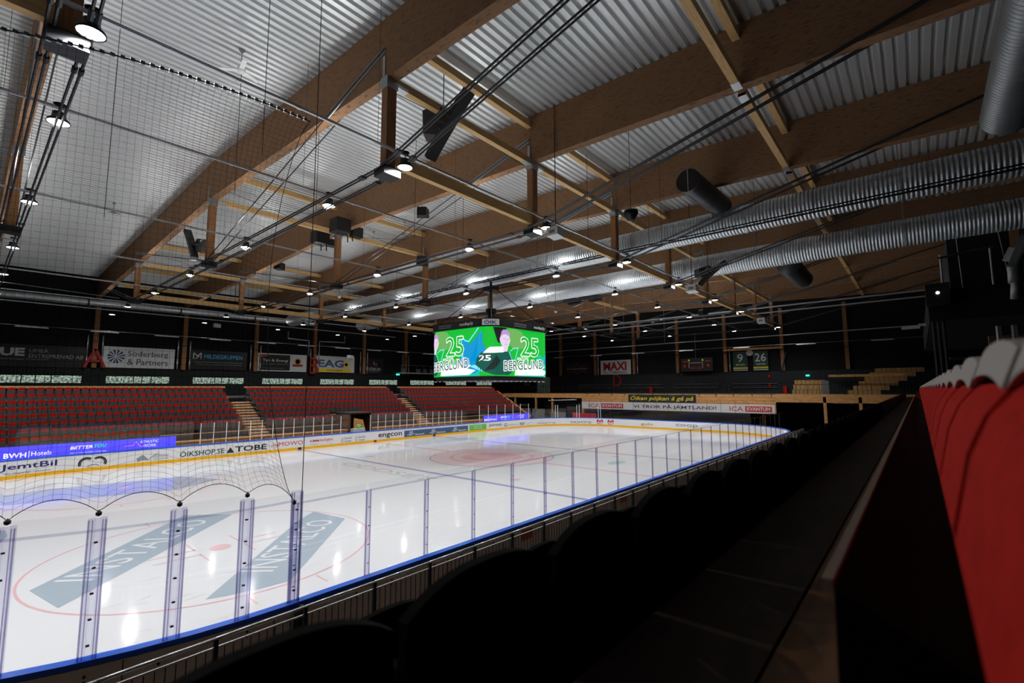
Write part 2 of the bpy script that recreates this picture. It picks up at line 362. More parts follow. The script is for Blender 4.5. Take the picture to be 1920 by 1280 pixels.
for cx in (10, 50):
    for cy in (8, 22):
        m = ring(cx, cy, 4.5, .06)
        for sx in (-1, 1):
            for sy in (-1, 1):
                m.poly(rect(cx+sx*.6, cy+sy*.26, cx+sx*1.8, cy+sy*.31)); m.poly(rect(cx+sx*.6, cy+sy*.26, cx+sx*.65, cy+sy*1.1))
            for sy in (-1, 1): m.poly(rect(cx+sx*.85-.025, cy+sy*4.5, cx+sx*.85+.025, cy+sy*5.1))
        m.build('faceoff_circle', 'line_red', ice); MB().poly([(cx+a, cy+b, .005) for a, b in ell(0, 0, .3, .3)]).build('faceoff_dot', 'ice_red', ice)
for cx in (24.36, 35.64):
    for cy in (8, 22): MB().poly([(cx+a, cy+b, .005) for a, b in ell(0, 0, .3, .3)]).build('faceoff_dot', 'ice_red', ice)
ring(30, 15, 4.5, .07, .006).build('center_circle', 'line_blue', ice)
MB().poly([(30+a, 15+b, .0045) for a, b in ell(0, 0, 4.4, 4.4, 48)]).build('center_logo', mat('pink_wash', (236, 218, 222), .12), ice)
MB().poly([(30+a, 15+b, .006) for a, b in ell(0, 0, 2.2, 2.2, 40)]).build('center_logo', 'ice_red', ice)
ring(30, 15, 3.1, .25, .0065).build('center_logo', 'ice_red', ice)
# two slanted sponsor strips in the near left circle
def strip(pts, txt, t0, t1, hh):
    MB().poly([(a, b, .0045) for a, b in pts]).build('ice_advert', 'logo_blue', ice)
    p, q = np.array(t0), np.array(t1); d = (q-p)/np.linalg.norm(q-p); nrm = np.array((-d[1], d[0])); L = np.linalg.norm(q-p)
    fn = lambda a, b: (*(p+d*a+nrm*b), .0075)
    letters(txt, fn, 0, L, -hh/2, hh/2, bold=.0).build('ice_lettering', 'ice', ice)
g = lambda u, v: tuple(at(u, v, 'Z', 0)[:2])
A = [g(55, 1107), g(109, 1140), g(436, 964), g(345, 966)]
mid = lambda p, q, t=.5: tuple(np.array(p)*(1-t)+np.array(q)*t)
strip(A, 'INSTALCO', mid(g(120, 1092), g(170, 1085), .3), g(372, 975), .95)
B = [g(385, 1124), g(478, 1106), g(545, 1088), g(647, 972), g(588, 959), g(560, 975)]
strip(B, 'INSTALCO', g(478, 1072), g(606, 975), .95)
MB().poly([(*g(0, 1018), .0045), (*g(14, 1005), .0045), (*g(10, 994), .0045), (*g(-40, 1000), .0045)]).build('ice_advert', 'logo_blue', ice)
fl = [g(0, 940), g(0, 905+20), g(150, 905), g(385, 893), g(412, 897), g(380, 912), g(200, 930)]
MB().poly([(a, b, .0045) for a, b in [g(0, 948), g(0, 930), g(80, 918), g(340, 893), g(410, 898), g(330, 918), g(160, 934)]]).build('ice_advert', mat('logo_wash', (182, 194, 214), .12), ice)
MB().poly([(24.3+a, 27.0+b*1.2, .0045) for a, b in ell(13, -1.3, 1.6, .9)]).build('ice_advert', mat('logo_wash2', (196, 204, 220), .12), ice)
p0, p1 = at(682, 877, 'Z', 0), at(812, 893, 'Z', 0)
letters('ODDSET', lambda a, b: (p0[0]+(p1[0]-p0[0])*a, p0[1]+(p1[1]-p0[1])*a+0*b, .0045) if 0 else (21.0+.9*b, 20.5-9*a, .0045), 0, 1, 0, 1, res=3).build('ice_lettering', mat('grey_wash', (200, 203, 208), .12), ice)
MB().poly([(33.2+a, 6.6+b, .0045) for a, b in ell(0, 0, .9, .5)]).build('ice_advert', mat('teal_wash', (186, 212, 214), .12), ice)
sc = MB()
for i in range(260):
    x, y = 6+random.random()*22, random.random()**2*10+.3
    L, a = random.uniform(.04, .5), random.uniform(-.35, .35); dx, dy = L*math.cos(a), L*math.sin(a); wd = random.uniform(.006, .014)
    sc.poly([(x, y, .008), (x+dx, y+dy, .008), (x+dx, y+dy+wd, .008), (x, y+wd, .008)])
sc.build('skate_scuffs', 'scuff', ice)['kind'] = 'stuff'

# ------------------------------------------------------------------ dasher boards
board = thing('dasher_boards', (30, 15, 0), 'continuous white rink boards with yellow kick strip and blue cap around the ice', 'rink boards')
def band(o0, o1, z0, z1, name, m, par=board):
    a, b = outline(o0), outline(o1); n = len(a); mb = MB()
    for p, z in ((a, z0), (b, z0), (b, z1), (a, z1)): mb.v += [(q[0], q[1], z) for q in p]
    for r in range(4):
        for i in range(n): j = (i+1) % n; s = (r+1) % 4; mb.f.append((r*n+i, r*n+j, s*n+j, s*n+i))
    return mb.build(name, m, par)
band(.0, .05, .0, 1.0, 'front_panel', 'board_white'); band(-.012, .0, .0, .2, 'kick_plate', 'kick')
band(.13, .16, -.03, .98, 'back_panel', 'board_back'); band(-.02, .16, .99, 1.07, 'cap_rail', 'cap_blue')
def far_path(s):          # s = metres along the far boards from the left, then round the corner and down the far end
    if s < RR: a = (RR-s)/RR; return RR-RR*math.sin(a), 21.5+RR*math.cos(a), math.sin(a), -math.cos(a)
    if s <= 51.5: return s, 30., 0., -1.
    a = (s-51.5)/RR
    if a <= PI/2: return 51.5+RR*math.sin(a), 21.5+RR*math.cos(a), -math.sin(a), -math.cos(a)
    return 60., 21.5-(s-51.5-RR*PI/2), -1., 0.
def bfn(lift=.006):
    def f(s, z): x, y, nx, ny = far_path(s); return (x+nx*lift, y+ny*lift, z)
    return f
B1, B2 = bfn(.006), bfn(.010)
def kickmark(s, m):
    MB().poly([bfn(.016)(s-.15, 0.01), bfn(.016)(s+.15, 0.01), bfn(.016)(s+.15, .2), bfn(.016)(s-.15, .2)]).build('line_mark', m, board)
kickmark(22.86, 'navy'); kickmark(30, 'letter_red'); kickmark(37.14, 'navy')
def ad(text, s0, s1, z0, z1, m, **k): return letters(text, B2, s0, s1, z0, z1, **k).build('advert_lettering', m, board)
ad('JemtBil', 6.0, 8.35, .42, .84, 'navy', bold=.04); ad('För långvariga relationer', 6.2, 8.12, .24, .36, 'ink', shear=.3)
def arches():
    m = MB()
    for r, wd in ((.56, .07), (.44, .05)):
        for cx, a0, a1 in ((9.66, PI*.30, PI*1.12), (10.24, -PI*.12, PI*.70)):
            p = ell(cx, .46, r*.62, r*.62, 14, a0, a1); stroke(B2, p, wd, m)
    stroke(B2, [(9.72, .3), (9.9, .36), (10.1, .36), (10.26, .28)], .03, m); m.build('advert_emblem', 'ink', board)
arches()
m = MB(); shape(B2, [(12.1, .48), (12.42, .7), (12.62, .52), (12.75, .3), (12.4, .36), (12.2, .26)], m); stroke(B2, [(12.7, .36), (13.05, .62), (13.3, .74)], .03, m); stroke(B2, [(12.78, .36), (13.2, .66)], .02, m); m.build('advert_emblem', 'steel_txt', board)
ad('Lidmans', 12.98, 13.85, .46, .68, 'steel_txt', shear=.5); ad('FISKE', 13.1, 13.85, .3, .4, 'steel_txt')
ad('ÖIKSHOP.SE', 14.5, 17.26, .30, .74, 'dgreen', bold=.02)
m = MB(); shape(B2, [(17.4, .28), (17.92, .28), (17.66, .7)], m); m.build('advert_emblem', 'ink', board)
m = MB(); stroke(B2, [(17.56, .4), (17.66, .56), (17.76, .4)], .03, m)
ad('TOBE', 17.98, 20.24, .3, .72, 'ink', bold=.05)
ad('my', 20.56, 21.2, .34, .62, 'adred', shear=.4); ad('MOWO', 21.15, 23.12, .42, .76, 'adred')
ad('KMM:NÖJEN', 23.72, 25.74, .46, .76, 'adred', bold=.03); ad('event', 23.75, 24.4, .3, .36, 'adblue'); ad('scen & ljud', 25.2, 25.7, .3, .37, 'steel_txt')
for s in (26.58, 27.95):
    m = MB()
    for i, c in enumerate((0, .07, .15)): stroke(B2, [(s+c, .24), (s+c-.03, .42), (s+c+.04, .72-.06*i)], .03, m)
    m.build('advert_emblem', 'gold', board); ad('Svensk', s+.26, s+1.0, .52, .7, 'navy'); ad('Cater', s+.3, s+.98, .26, .44, 'navy')
ad('engcon', 30.32, 33.02, .26, .74, 'ink', bold=.035)
def panel(s0, s1, z0, z1, m, n=2):
    mb = MB(); b = len(mb.v)
    for i in range(n+1): s = s0+(s1-s0)*i/n; mb.v += [B1(s, z0), B1(s, z1)]
    for i in range(n): mb.f.append((2*i, 2*i+2, 2*i+3, 2*i+1))
    return mb.build('advert_panel', m, board)
panel(33.3, 42.05, .2, .82, 'adblue')
for s in (33.64, 36.5, 39.6):
    m = MB(); stroke(B2, [(s, .36), (s+.2, .42), (s+.85, .5)], .05, m); stroke(B2, [(s+.3, .3), (s+.32, .7), (s+.68, .72), (s+.66, .36), (s+.3, .3)], .05, m); shape(B2, [(s+.38, .52), (s+.58, .54), (s+.56, .64), (s+.4, .62)], m); m.build('advert_emblem', 'white', board)
    ad('Hantverk', s+.95, s+2.2, .28, .48, 'white', bold=.03)
panel(42.26, 45.06, .2, .84, 'adgreen'); ad('GODTYCKE', 43.0, 44.3, .5, .74, 'white'); ad('ÖSTERSUND', 43.0, 44.3, .32, .46, 'white', bold=.03)
ad('Jemtek', 45.46, 47.82, .38, .8, 'ink', bold=.01); ad('G', 48.2, 48.76, .3, .7, 'ink', bold=.02); ad('GlobalConnect', 48.9, 51.0, .4, .56, 'steel_txt')
ad('N', 51.26, 51.72, .26, .66, 'navy', bold=.04); ad('V', 51.7, 52.24, .26, .66, 'teal', bold=.04); ad('VVS GRUPPEN', 52.4, 53.7, .5, .57, 'steel_txt'); ad('norra', 52.4, 53.1, .3, .38, 'steel_txt')
ad('jämtland härjedalen', 54.6, 56.2, .62, .7, 'steel_txt'); ad('ÖKBILJETT.SE', 54.3, 57.0, .26, .5, 'ink')
e0 = 51.5+RR*PI/2+21.5
ad('ÖIKSHOP.SE', e0-27.3, e0-24.5, .3, .66, 'ink')
for yy in (23.7, 22.2):
    s = e0-yy; m = MB(); stroke(B2, [(s, .5), (s+.05, .8), (s+.35, .55), (s+.7, .8), (s+.72, .5)], .16, m); m.build('advert_emblem', 'adred', board); ad('NCC', s, s+.7, .22, .4, 'ink', bold=.04)
ad('gulo', e0-17.6, e0-16.0, .3, .7, 'gold', bold=.04); ad('coop', e0-13.2, e0-10.6, .3, .74, 'steel_txt', bold=.05); ad('Polar', e0-8, e0-6, .3, .6, 'orange')
# seams and bolts seen on the back of the near boards
def near_path(a):         # metres from the start of the straight near side; negative runs round the left corner
    if a >= 0: return (RR+a, 0., 0., -1.)
    t = -a/RR; return (RR-RR*math.sin(t), RR-RR*math.cos(t), -math.sin(t), -math.cos(t))
m = MB(); m2 = MB()
for i in range(-3, 26):
    a = i*2.02-.3
    for da in (-.42, .42):
        for dz in (.78, .86):
            x, y, nx, ny = near_path(a+da); c = (x+nx*.165, y+ny*.165, dz)
            R = np.array([[-ny, 0, nx], [nx, 0, ny], [0, 1, 0]]) ; m.lathe([(0, -.004), (.02, -.004), (.02, .006), (0, .006)], c, 8, R)
    x, y, nx, ny = near_path(a); tx, ty = -ny, nx
    m2.bar((x+nx*.162, y+ny*.162, -.02), (x+nx*.162, y+ny*.162, .97), .012, .012)
ob = m.build('bolt_heads', 'black', board); ob['kind'] = 'stuff'; ob = m2.build('panel_seams', 'black', board); ob['kind'] = 'stuff'
for x in (15.0, 20.9): MB().box(x, -.175, .62, x+.5, -.165, .9).build('warning_tag', 'orange', board)

# ------------------------------------------------------------------ protective glass
def pane(name, p, q, z0, z1, label, group, post=None, pm='acrylic', mp='glass', double=True):
    p, q = np.array(p, float), np.array(q, float); c = (p+q)/2; t = (q-p)/np.linalg.norm(q-p); L = np.linalg.norm(q-p)
    o = thing(name, (c[0], c[1], z0), label, 'rink glass', group)
    MB().bar((*(p+t*.03), (z0+z1)/2), (*(q-t*.03), (z0+z1)/2), .012, z1-z0).build('pane', mp, o)
    if post:
        w, h = post; 
        MB().bar((*p, z0), (*p, h), w, w*.5).build('post', pm, o)
    return o
W, N0 = 1.563, 8.568
zg = 2.93
for i in range(28):
    x = N0+W*i
    if x+W > 52: break
    o = pane('glass_panel', (x, .06), (x+W, .06), 1.07, zg, 'clear panel on the near boards, %s from the net' % nth(i), 'clear panels along the near boards')
    pw = MB(); pw.box(x-.06, .0, 1.07, x-.03, .02, zg-.13); pw.box(x+.045, .0, 1.07, x+.06, .02, zg-.13); pw.build('post_edge', 'acrylic_edge', o)
    MB().box(x-.06, .005, 1.07, x+.06, .03, zg-.13).build('post', 'acrylic', o)
    ob = MB()
    for z in np.arange(1.3, 2.7, .38): ob.box(x-.012, -.012, z, x+.03, .0, z+.014)
    ob.build('post_bolts', 'dark_steel', o)['kind'] = 'stuff'
    MB().box(x+.05, .045, zg-.16, x+W-.05, .075, zg-.13).build('edge_strip', 'acrylic', o)
ANG = [.0, .094, .207, .322, .437, .552, .667, .782, .897]
for i in range(len(ANG)-1):
    pa = [(RR-(RR+.06)*math.sin(a), RR-(RR-.06+.12)*math.cos(a)) for a in (ANG[i+1], ANG[i])]
    if i == 0: pa[1] = (N0, .0)
    o = pane('corner_glass_panel', pa[0], pa[1], 1.07, 3.1 if i else 3.0, 'tall clear corner panel under the net, %s from its right edge' % nth(i), 'clear panels round the near left corner')
    p = np.array(pa[1]); t = np.array(pa[0])-p; t /= np.linalg.norm(t); nn = np.array((t[1], -t[0])); nn = -nn if nn @ (p-np.array((RR, RR))) < 0 else nn
    q = p+nn*.05
    b = MB(); b.bar((*(q+t*.10), 1.07), (*(q+t*.10), 3.02), .02, .03); b.bar((*(q+t*.055), 1.07), (*(q+t*.055), 3.02), .012, .02); b.bar((*(q-t*.10), 1.07), (*(q-t*.10), 3.02), .02, .03); b.bar((*(q-t*.065), 1.07), (*(q-t*.065), 3.02), .012, .02)
    b.build('post_edge', 'acrylic_edge', o); MB().bar((*(q-nn*.015), 1.07), (*(q-nn*.015), 3.05), .22, .015).build('post', 'acrylic', o)
    ob = MB()
    for z in np.arange(1.25, 2.95, .36): ob.box(q[0]-.02, q[1]-.02, z, q[0]+.02, q[1]+.02, z+.02)
    ob.build('post_bolts', 'dark_steel', o)['kind'] = 'stuff'
    MB().bar((*(np.array(pa[0])+nn*.02), 2.86), (*(np.array(pa[1])+nn*.02), 2.86), .02, .035).build('edge_strip', 'acrylic', o)
# far side
def far_glass(s0, s1, step, z1, ph, pm, label, group, pw=.05, gap=()):
    n = int(round((s1-s0)/step))
    for i in range(n):
        a, b = s0+i*step, s0+(i+1)*step; x0, y0, nx, ny = far_path(a); x1, y1, _, _ = far_path(b)
        pane('far_glass_panel', (x0-nx*.1, y0-ny*.1), (x1-nx*.1, y1-ny*.1), 1.07, z1, label % nth(i), group, (pw, ph), pm)
far_glass(6.6, 15.3, 1.45, 3.3, 3.0, 'acrylic', 'tall clear panel over the left corner of the far boards, %s along', 'clear panels over the far left corner', .12)
far_glass(15.7, 27.35, .832, 3.6, 2.56, 'post_white', 'clear panel with white post left of the tunnel, %s along', 'clear panels left of the tunnel')
far_glass(29.5, 42.0, .833, 3.6, 2.56, 'post_white', 'clear panel with white post right of the tunnel, %s along', 'clear panels right of the tunnel')
far_glass(44.0, 54.0, 1.5, 3.0, 3.0, 'post_white', 'clear panel over the far right of the far boards, %s along', 'clear panels near the second light strip', .06)
far_glass(54.05, 81.0, 1.52, 3.45, 3.5, 'acrylic', 'tall clear panel behind the far end, %s round from the left', 'clear panels round the far end', .12)
for s in (57.2, 60.1, 62.95):
    x, y, nx, ny = far_path(s); tx, ty = -ny, nx
    for d in (-.16, .16): tag(MB().tube([(x-nx*.06+tx*d, y-ny*.06+ty*d, 1.07), (x-nx*.06+tx*d, y-ny*.06+ty*d, 2.75)], .035, 8).build('gate_post', 'post_white'), 'white gate post beside its twin on the far end boards, pair %d from the left' % (1+(57.2, 60.1, 62.95).index(s)), 'post', 'paired white gate posts')
# ------------------------------------------------------------------ safety net over the near left corner
def net():
    SA = [a*RR for a in ANG]; zt = 10.3
    def zb(s, q=1):     # s metres left of the net's right edge
        k = max(i for i in range(len(SA)) if SA[i] <= s+1e-9); k = min(k, len(SA)-2); t = (s-SA[k])/(SA[k+1]-SA[k])
        za, zb_ = (2.86 if k == 0 else 3.12), 3.12
        return za+(zb_-za)*t+.24*max(0, math.sin(PI*t))**.8*q
    def P(s, h, lift=0):        # h 0 at the bottom rope, 1 at the top cable
        z = zb(s, (1-h)**7); z = z+(zt-z)*h
        pull = .62*max(0, math.sin(PI*h))**.7*max(0, 1-s/3.2)**2
        x, y, nx, ny = near_path(-(s+pull)); return (x+nx*.08, y+ny*.08, z)
    smax = SA[-1]
    o = thing('safety_net', (6, 0, 3), 'black safety net hanging over the near left corner, scalloped along its bottom edge', 'net')
    m = MB(); st = .102; n = int(smax/st); hs = list(np.linspace(0, 1, 26))
    for i in range(n+1):
        s = min(i*st, smax); m.tube([P(s, h) for h in hs], .0016, 3, False)
    k = 71
    for j in range(1, k): m.tube([P(s, j/k) for s in np.linspace(0, smax, 66)], .0016, 3, False)
    m.build('mesh', 'net_cord', o)['kind'] = 'stuff'
    MB().tube([P(s, 0) for s in np.linspace(0, smax, 120)], .006, 5, False).build('bottom_rope', 'black', o)
    MB().tube([P(0, h) for h in np.linspace(0, 1, 40)], .006, 5, False).build('edge_rope', 'black', o)
    MB().tube([P(s, 1) for s in np.linspace(0, smax, 40)], .012, 5, False).build('top_cable', 'black', o)
    rg = MB()
    for s in np.linspace(.1, smax, 60): x, y, z = P(s, 1); rg.box(x-.03, y-.02, z-.03, x+.03, y+.02, z+.03)
    rg.build('cable_rings', 'zinc_dull', o)['kind'] = 'stuff'
    for a in SA[:5]:
        x, y, z = P(a, 0); MB().lathe([(0, -.05), (.035, -.03), (.04, .01), (0, .05)], (x, y, z-.01), 8).build('clip', 'black', o)
net()
pr_ = lambda a: tuple(a)
for (x, y, z0, z1, n) in ((8.62, -.12, .3, 16.5, 'rope down to the dark bag at the right edge of the net'), (8.40, 2.0, 10.3, 18.0, 'short rope above the right end of the net'), (6.6, 8.2, 9.8, 17.5, 'rope hanging from the roof left of the net edge')):
    tag(MB().tube([(x, y, z0), (x, y, z1)], .008, 5).build('rope', 'black'), n[0:0] + 'thin ' + n, 'rope')
t = thing('net_bag', (8.62, -.275, .45), 'small black bag with loose ends tied to the near boards below the net', 'bag')
MB().lathe([(0, -.12), (.07, -.1), (.12, .05), (.12, .3), (.09, .42), (.03, .5), (0, .5)], (8.62, -.275, .55), 12).build('pouch', 'black_seat', t, True)
b = MB()
for i in range(6): a = i*1.05; b.tube([(8.62+.06*math.cos(a), -.3+.05*math.sin(a), .5), (8.62+.09*math.cos(a), -.3+.07*math.sin(a), .3), (8.62+.12*math.cos(a+.4), -.3+.07*math.sin(a), .12)], .008, 4)
b.build('loose_ends', 'black', t)['kind'] = 'stuff'
# ------------------------------------------------------------------ walkway rail below the near stand
YR_ = -1.4
xs = [4.35+1.26*i for i in range(38)]
for i, x in enumerate(xs[:-1]):
    o = thing('railing_section', (x, YR_, .0), 'grey steel railing section behind the near boards, %s from the left' % nth(i), 'railing', 'railing behind the near boards')
    MB().tube([(x, YR_, 1.5), (x+1.26, YR_, 1.5)], .024, 8).build('handrail', 'zinc', o, True)
    MB().box(x, YR_-.012, 1.37, x+1.26, YR_+.012, 1.395).build('upper_rail', 'zinc', o); MB().box(x, YR_-.012, .12, x+1.26, YR_+.012, .15).build('lower_rail', 'zinc', o)
    MB().box(x-.025, YR_-.03, -.03, x+.025, YR_+.03, 1.48).build('post', 'dark_steel', o)
    if i < 24:
        b = MB()
        for j in range(1, 11): b.box(x+.1145*j-.005, YR_-.006, .14, x+.1145*j+.005, YR_+.006, 1.38)
        b.build('bars', 'dark_steel', o)['kind'] = 'stuff'
# ------------------------------------------------------------------ far stand
ROWN = ['top', 'second', 'third', 'fourth', 'fifth', 'sixth', 'seventh', 'lowest']
def row_y(i): return 40.83-.833*i           # i = 0 at the top
def row_z(i): return 4.93-.462*i-.70        # tread height
AIS = [(20.85, 22.4), (39.0, 40.5)]
BLK = [(-5.6, 20.85, 'left block'), (22.4, 39.0, 'middle block'), (40.5, 58.2, 'right block')]
ch = thing('far_stand', (26, 37, 0), 'stepped timber seating stand along the far side of the rink', 'stand')
for b0, b1, bn in BLK:
    m = MB(); f = MB()
    for i in range(8):
        y = row_y(i)
        for c0, c1 in ([(b0, b1)] if i < 5 or b0 != 22.4 else [(b0, 29.35), (32.15, b1)]): m.box(c0, y-.45, -.03, c1, y+.383, row_z(i)); f.box(c0, y-.455, row_z(i)-.06, c1, y-.45, row_z(i)-.0)
    m.build('treads', 'plank_dark', ch); f.build('nosings', 'plank', ch)
for k, (a0, a1) in enumerate(AIS):
    m = MB(); e = MB(); dk = MB()
    for i in range(16):
        y = row_y(0)+.38-.4165*i; z = row_z(0)-.231*(i-1)
        if z < .2: break
        if i > 2: m.box(a0+.02, y-.4165, -.03, a1-.02, y, z); e.box(a0+.05, y-.43, z-.02, a1-.05, y-.03, z+.03) if i % 2 else MB(); dk.box(a0+.03, y-.422, z-.2, a1-.03, y-.4165, z-.1)
    m.build('aisle_steps', 'plank', ch); e.build('step_edges', 'offwhite', ch); dk.build('step_shade', 'black', ch)  # black strips paint the shadow under each step nose
m = MB().box(-5.6, 33.9, -.03, 29.4, 34.54, .95).box(32.1, 33.9, -.03, 58.2, 34.54, .95); m.build('front_bench', 'plank', ch)
for i in range(40):
    pass
# front of the stand: pale boards with dark brackets
m = MB()
for x in np.arange(14.6, 58, .8):
    if 29.2 < x < 32.3: continue
    m.box(x, 33.86, .55, x+.12, 33.9, .72)
ob = m.build('brackets', 'black', ch); ob['kind'] = 'stuff'
MB().box(14.6, 33.8, .92, 29.4, 34.5, 1.0).box(32.1, 33.8, .92, 58.2, 34.5, 1.0).build('front_walkway', 'plank', ch)
for b0, b1, bn in BLK:
    o = thing('stand_rail', (b0, 41.45, 3.9), 'long pale timber rail behind the top row of the %s' % bn, 'rail', 'timber rails along the stand top')
    MB().box(b0+.1, 41.42, 5.1, b1-.05, 41.5, 5.26).build('rail_board', 'pine', o)
    for x in np.arange(b0+.4, b1, 2.6): MB().box(x, 41.5, 4.2, x+.07, 41.56, 5.2).build('post', 'dark_steel', o)
tag(MB().box(-5.6, 41.6, 4.1, 58.2, 58.8, 4.2).build('concourse_deck', 'concrete'), 'dark walkway deck between the far stand and the wall', 'walkway')
tag(MB().box(-5.6, 41.55, -.03, 58.2, 41.6, 4.1).build('stand_back_wall', 'black_wall'), 'dark panel closing the back of the far stand', 'panel')
# end stair with sloping timber side
m = MB()
for i in range(9): m.box(58.25, row_y(i)-.45, -.03, 59.9, row_y(i)+.383, row_z(i)+.0)
tag(m.build('end_stair', 'plank_dark'), 'dark stair at the right-hand end of the far stand', 'stair')
tag(MB().bar((58.6, 40.6, 4.5), (58.6, 34.0, .9), .12, .28).build('stair_side_board', 'plank'), 'sloping timber side board of the far stand stair', 'board')
# timber-lined tunnel through the stand
t = thing('player_tunnel', (30.75, 34.2, 0), 'brown timber-lined players tunnel opening in the middle of the far stand', 'tunnel')
MB().box(29.5, 33.7, -.03, 29.6, 36.4, 2.5).build('side_wall', 'brown', t); MB().box(31.9, 33.7, -.03, 32.0, 36.4, 2.5).build('side_wall', 'brown', t)
MB().box(29.6, 36.3, -.03, 31.9, 36.4, 2.5).build('back_panel', 'brown', t); MB().prism([(29.9, 33.6, .2), (31.4, 33.6, .2), (30.9, 33.6, 1.9), (29.9, 33.6, 2.1)], (0, .06, 0)).build('door_leaf', 'plank', t)
MB().box(29.4, 33.62, 2.5, 32.1, 36.4, 2.62).build('canopy', 'plank_dark', t)
tag(MB().box(27.9, 30.36, -.03, 29.1, 30.8, 1.35).build('bench_box', 'offwhite'), 'small white box beside the players tunnel', 'box')
tag(MB().lathe([(0, 0), (.16, 0), (.2, .2), (.12, .34), (0, .36)], (28.6, 30.58, 1.35), 10).build('green_bag', 'adgreen'), 'small green bag standing on the white box by the tunnel', 'bag')
# seats of the far stand (flip seats: grey folded pan, red pad above)
def far_seat():
    m = MB(); m.box(-.21, -.02, .12, .21, .03, .86); m.box(-.225, -.16, .22, .225, -.10, .70); m.box(-.03, -.1, .0, .03, .06, .4)
    r = MB(); n = 8; P = []
    for k in range(n+1): a = k/n; P.append((-.19+.38*a, -.055, .92-.05*abs(2*a-1)**3))
    r.prism([(-.19, -.055, .64), (.19, -.055, .64)] + P[::-1], (0, .035, 0)); return m, r
def fseat_pos():
    out = []
    for i in range(8):
        for bi, (b0, b1, bn) in enumerate(BLK):
            x = b0+.3
            while x < b1-.2: 
                if not (i == 7 and x > 14.4) and not (i >= 5 and 29.1 < x < 32.4): out.append((x, row_y(i), row_z(i), i, bi))
                x += .5
    for x in np.arange(-5.3, 14.3, .5): out.append((x, row_y(8), row_z(8), 8, 0)) if False else None
    return out
FS = fseat_pos()
def inview(x, y): d = np.array((x, y))-CAM[:2]; z = d @ _fw[:2]; return z > 0 and 960+F*(d @ _r2[:2])/z > -12
FS = [s for s in FS if inview(s[0], s[1])]
FS.sort(key=lambda s: (s[0]-CAM[0])**2+(s[1]-CAM[1])**2)
NF = 215
m, r = far_seat(); ms, rs = m.data('seat_shell', 'seat_grey'), r.data('seat_pad', 'red')
for j, (x, y, z, i, bi) in enumerate(FS[:NF]):
    o = bpy.data.objects.new('stadium_seat', ms); COL.objects.link(o); o.location = (x, y, z)
    tag(o, 'red and grey flip seat, %s row from the top of the far stand, %s' % (nth(i), BLK[bi][2]), 'seat', 'far stand seats, %s row, %s' % (nth(i), BLK[bi][2]))
    c = bpy.data.objects.new('seat_pad', rs); COL.objects.link(c); c.parent = o
def rest(tmpl, name, mm):
    v = np.array(tmpl.v); V = []; Fc = []; n = len(v)
    for k, (x, y, z, i, bi) in enumerate(FS[NF:]): V.append(v+np.array((x, y, z))); Fc += [tuple(k*n+q for q in f) for f in tmpl.f]
    me = bpy.data.meshes.new(name); me.from_pydata(np.concatenate(V).tolist(), [], Fc); me.materials.append(M[mm]); o = bpy.data.objects.new(name, me); COL.objects.link(o); return o
o = tag(rest(m, 'seat_rows', 'seat_grey'), 'remaining rows of red and grey flip seats farther along the far stand', 'seats', kind='stuff')
c = rest(r, 'seat_pads', 'red'); c.parent = o; c['kind'] = 'stuff'
# led strips standing behind the far boards
def led(x0, x1, where):
    t = thing('led_advert_strip', (x0, 30.4, .95), 'glowing blue advertising strip %s' % where, 'led screen', 'blue led strips behind the far boards')
    MB().box(x0, 30.32, .9, x1, 30.44, 1.76).build('casing', 'black', t)
    for x in np.arange(x0+.3, x1, 2.2): MB().box(x, 30.44, -.03, x+.06, 30.5, 1.7).build('leg', 'dark_steel', t)
    MB().poly([(x0, 30.31, .98), (x1, 30.31, .98), (x1, 30.31, 1.74), (x0, 30.31, 1.74)]).build('screen', 'led_strip', t)
    L = 8.3; fn = lambda a, b: (a, 30.30, b); k = (x1-x0)/L if x0 > 20 else 1; q = (lambda u: x0+u*k) if x0 > 20 else (lambda u: 6.0+u)
    letters('BWH', fn, q(.15), q(1.05), 1.10, 1.38, bold=.05).build('lettering', 'led_white', t); MB().box(q(1.14), 30.295, 1.04, q(1.17), 30.3, 1.46).build('lettering', 'led_white', t)
    letters('Hotels', fn, q(1.25), q(2.1), 1.14, 1.4, bold=.02).build('lettering', 'led_white', t)
    letters('BETTER', fn, q(2.9), q(3.95), 1.34, 1.54, bold=.05, shear=.15).build('lettering', 'led_white', t); letters('YOU', fn, q(4.0), q(4.6), 1.36, 1.58, bold=.05, shear=.3).build('lettering', 'led_strip_green', t)
    letters('Aktivt och lustfyllt varje dag', fn, q(2.9), q(4.6), 1.08, 1.16).build('lettering', 'led_white', t)
    letters('ATHLETIC', fn, q(6.3), q(7.3), 1.42, 1.6).build('lettering', 'led_white', t); letters('WORK', fn, q(6.45), q(7.2), 1.16, 1.34).build('lettering', 'led_white', t)
    stroke(fn, [(q(5.5), 1.30), (q(5.95), 1.33), (q(6.1), 1.55), (q(6.3), 1.25), (q(6.45), 1.2)], .025).build('lettering', 'led_pink', t)
led(3.2, 14.3, 'behind the left end of the far boards'); led(44.9, 53.6, 'behind the right part of the far boards')

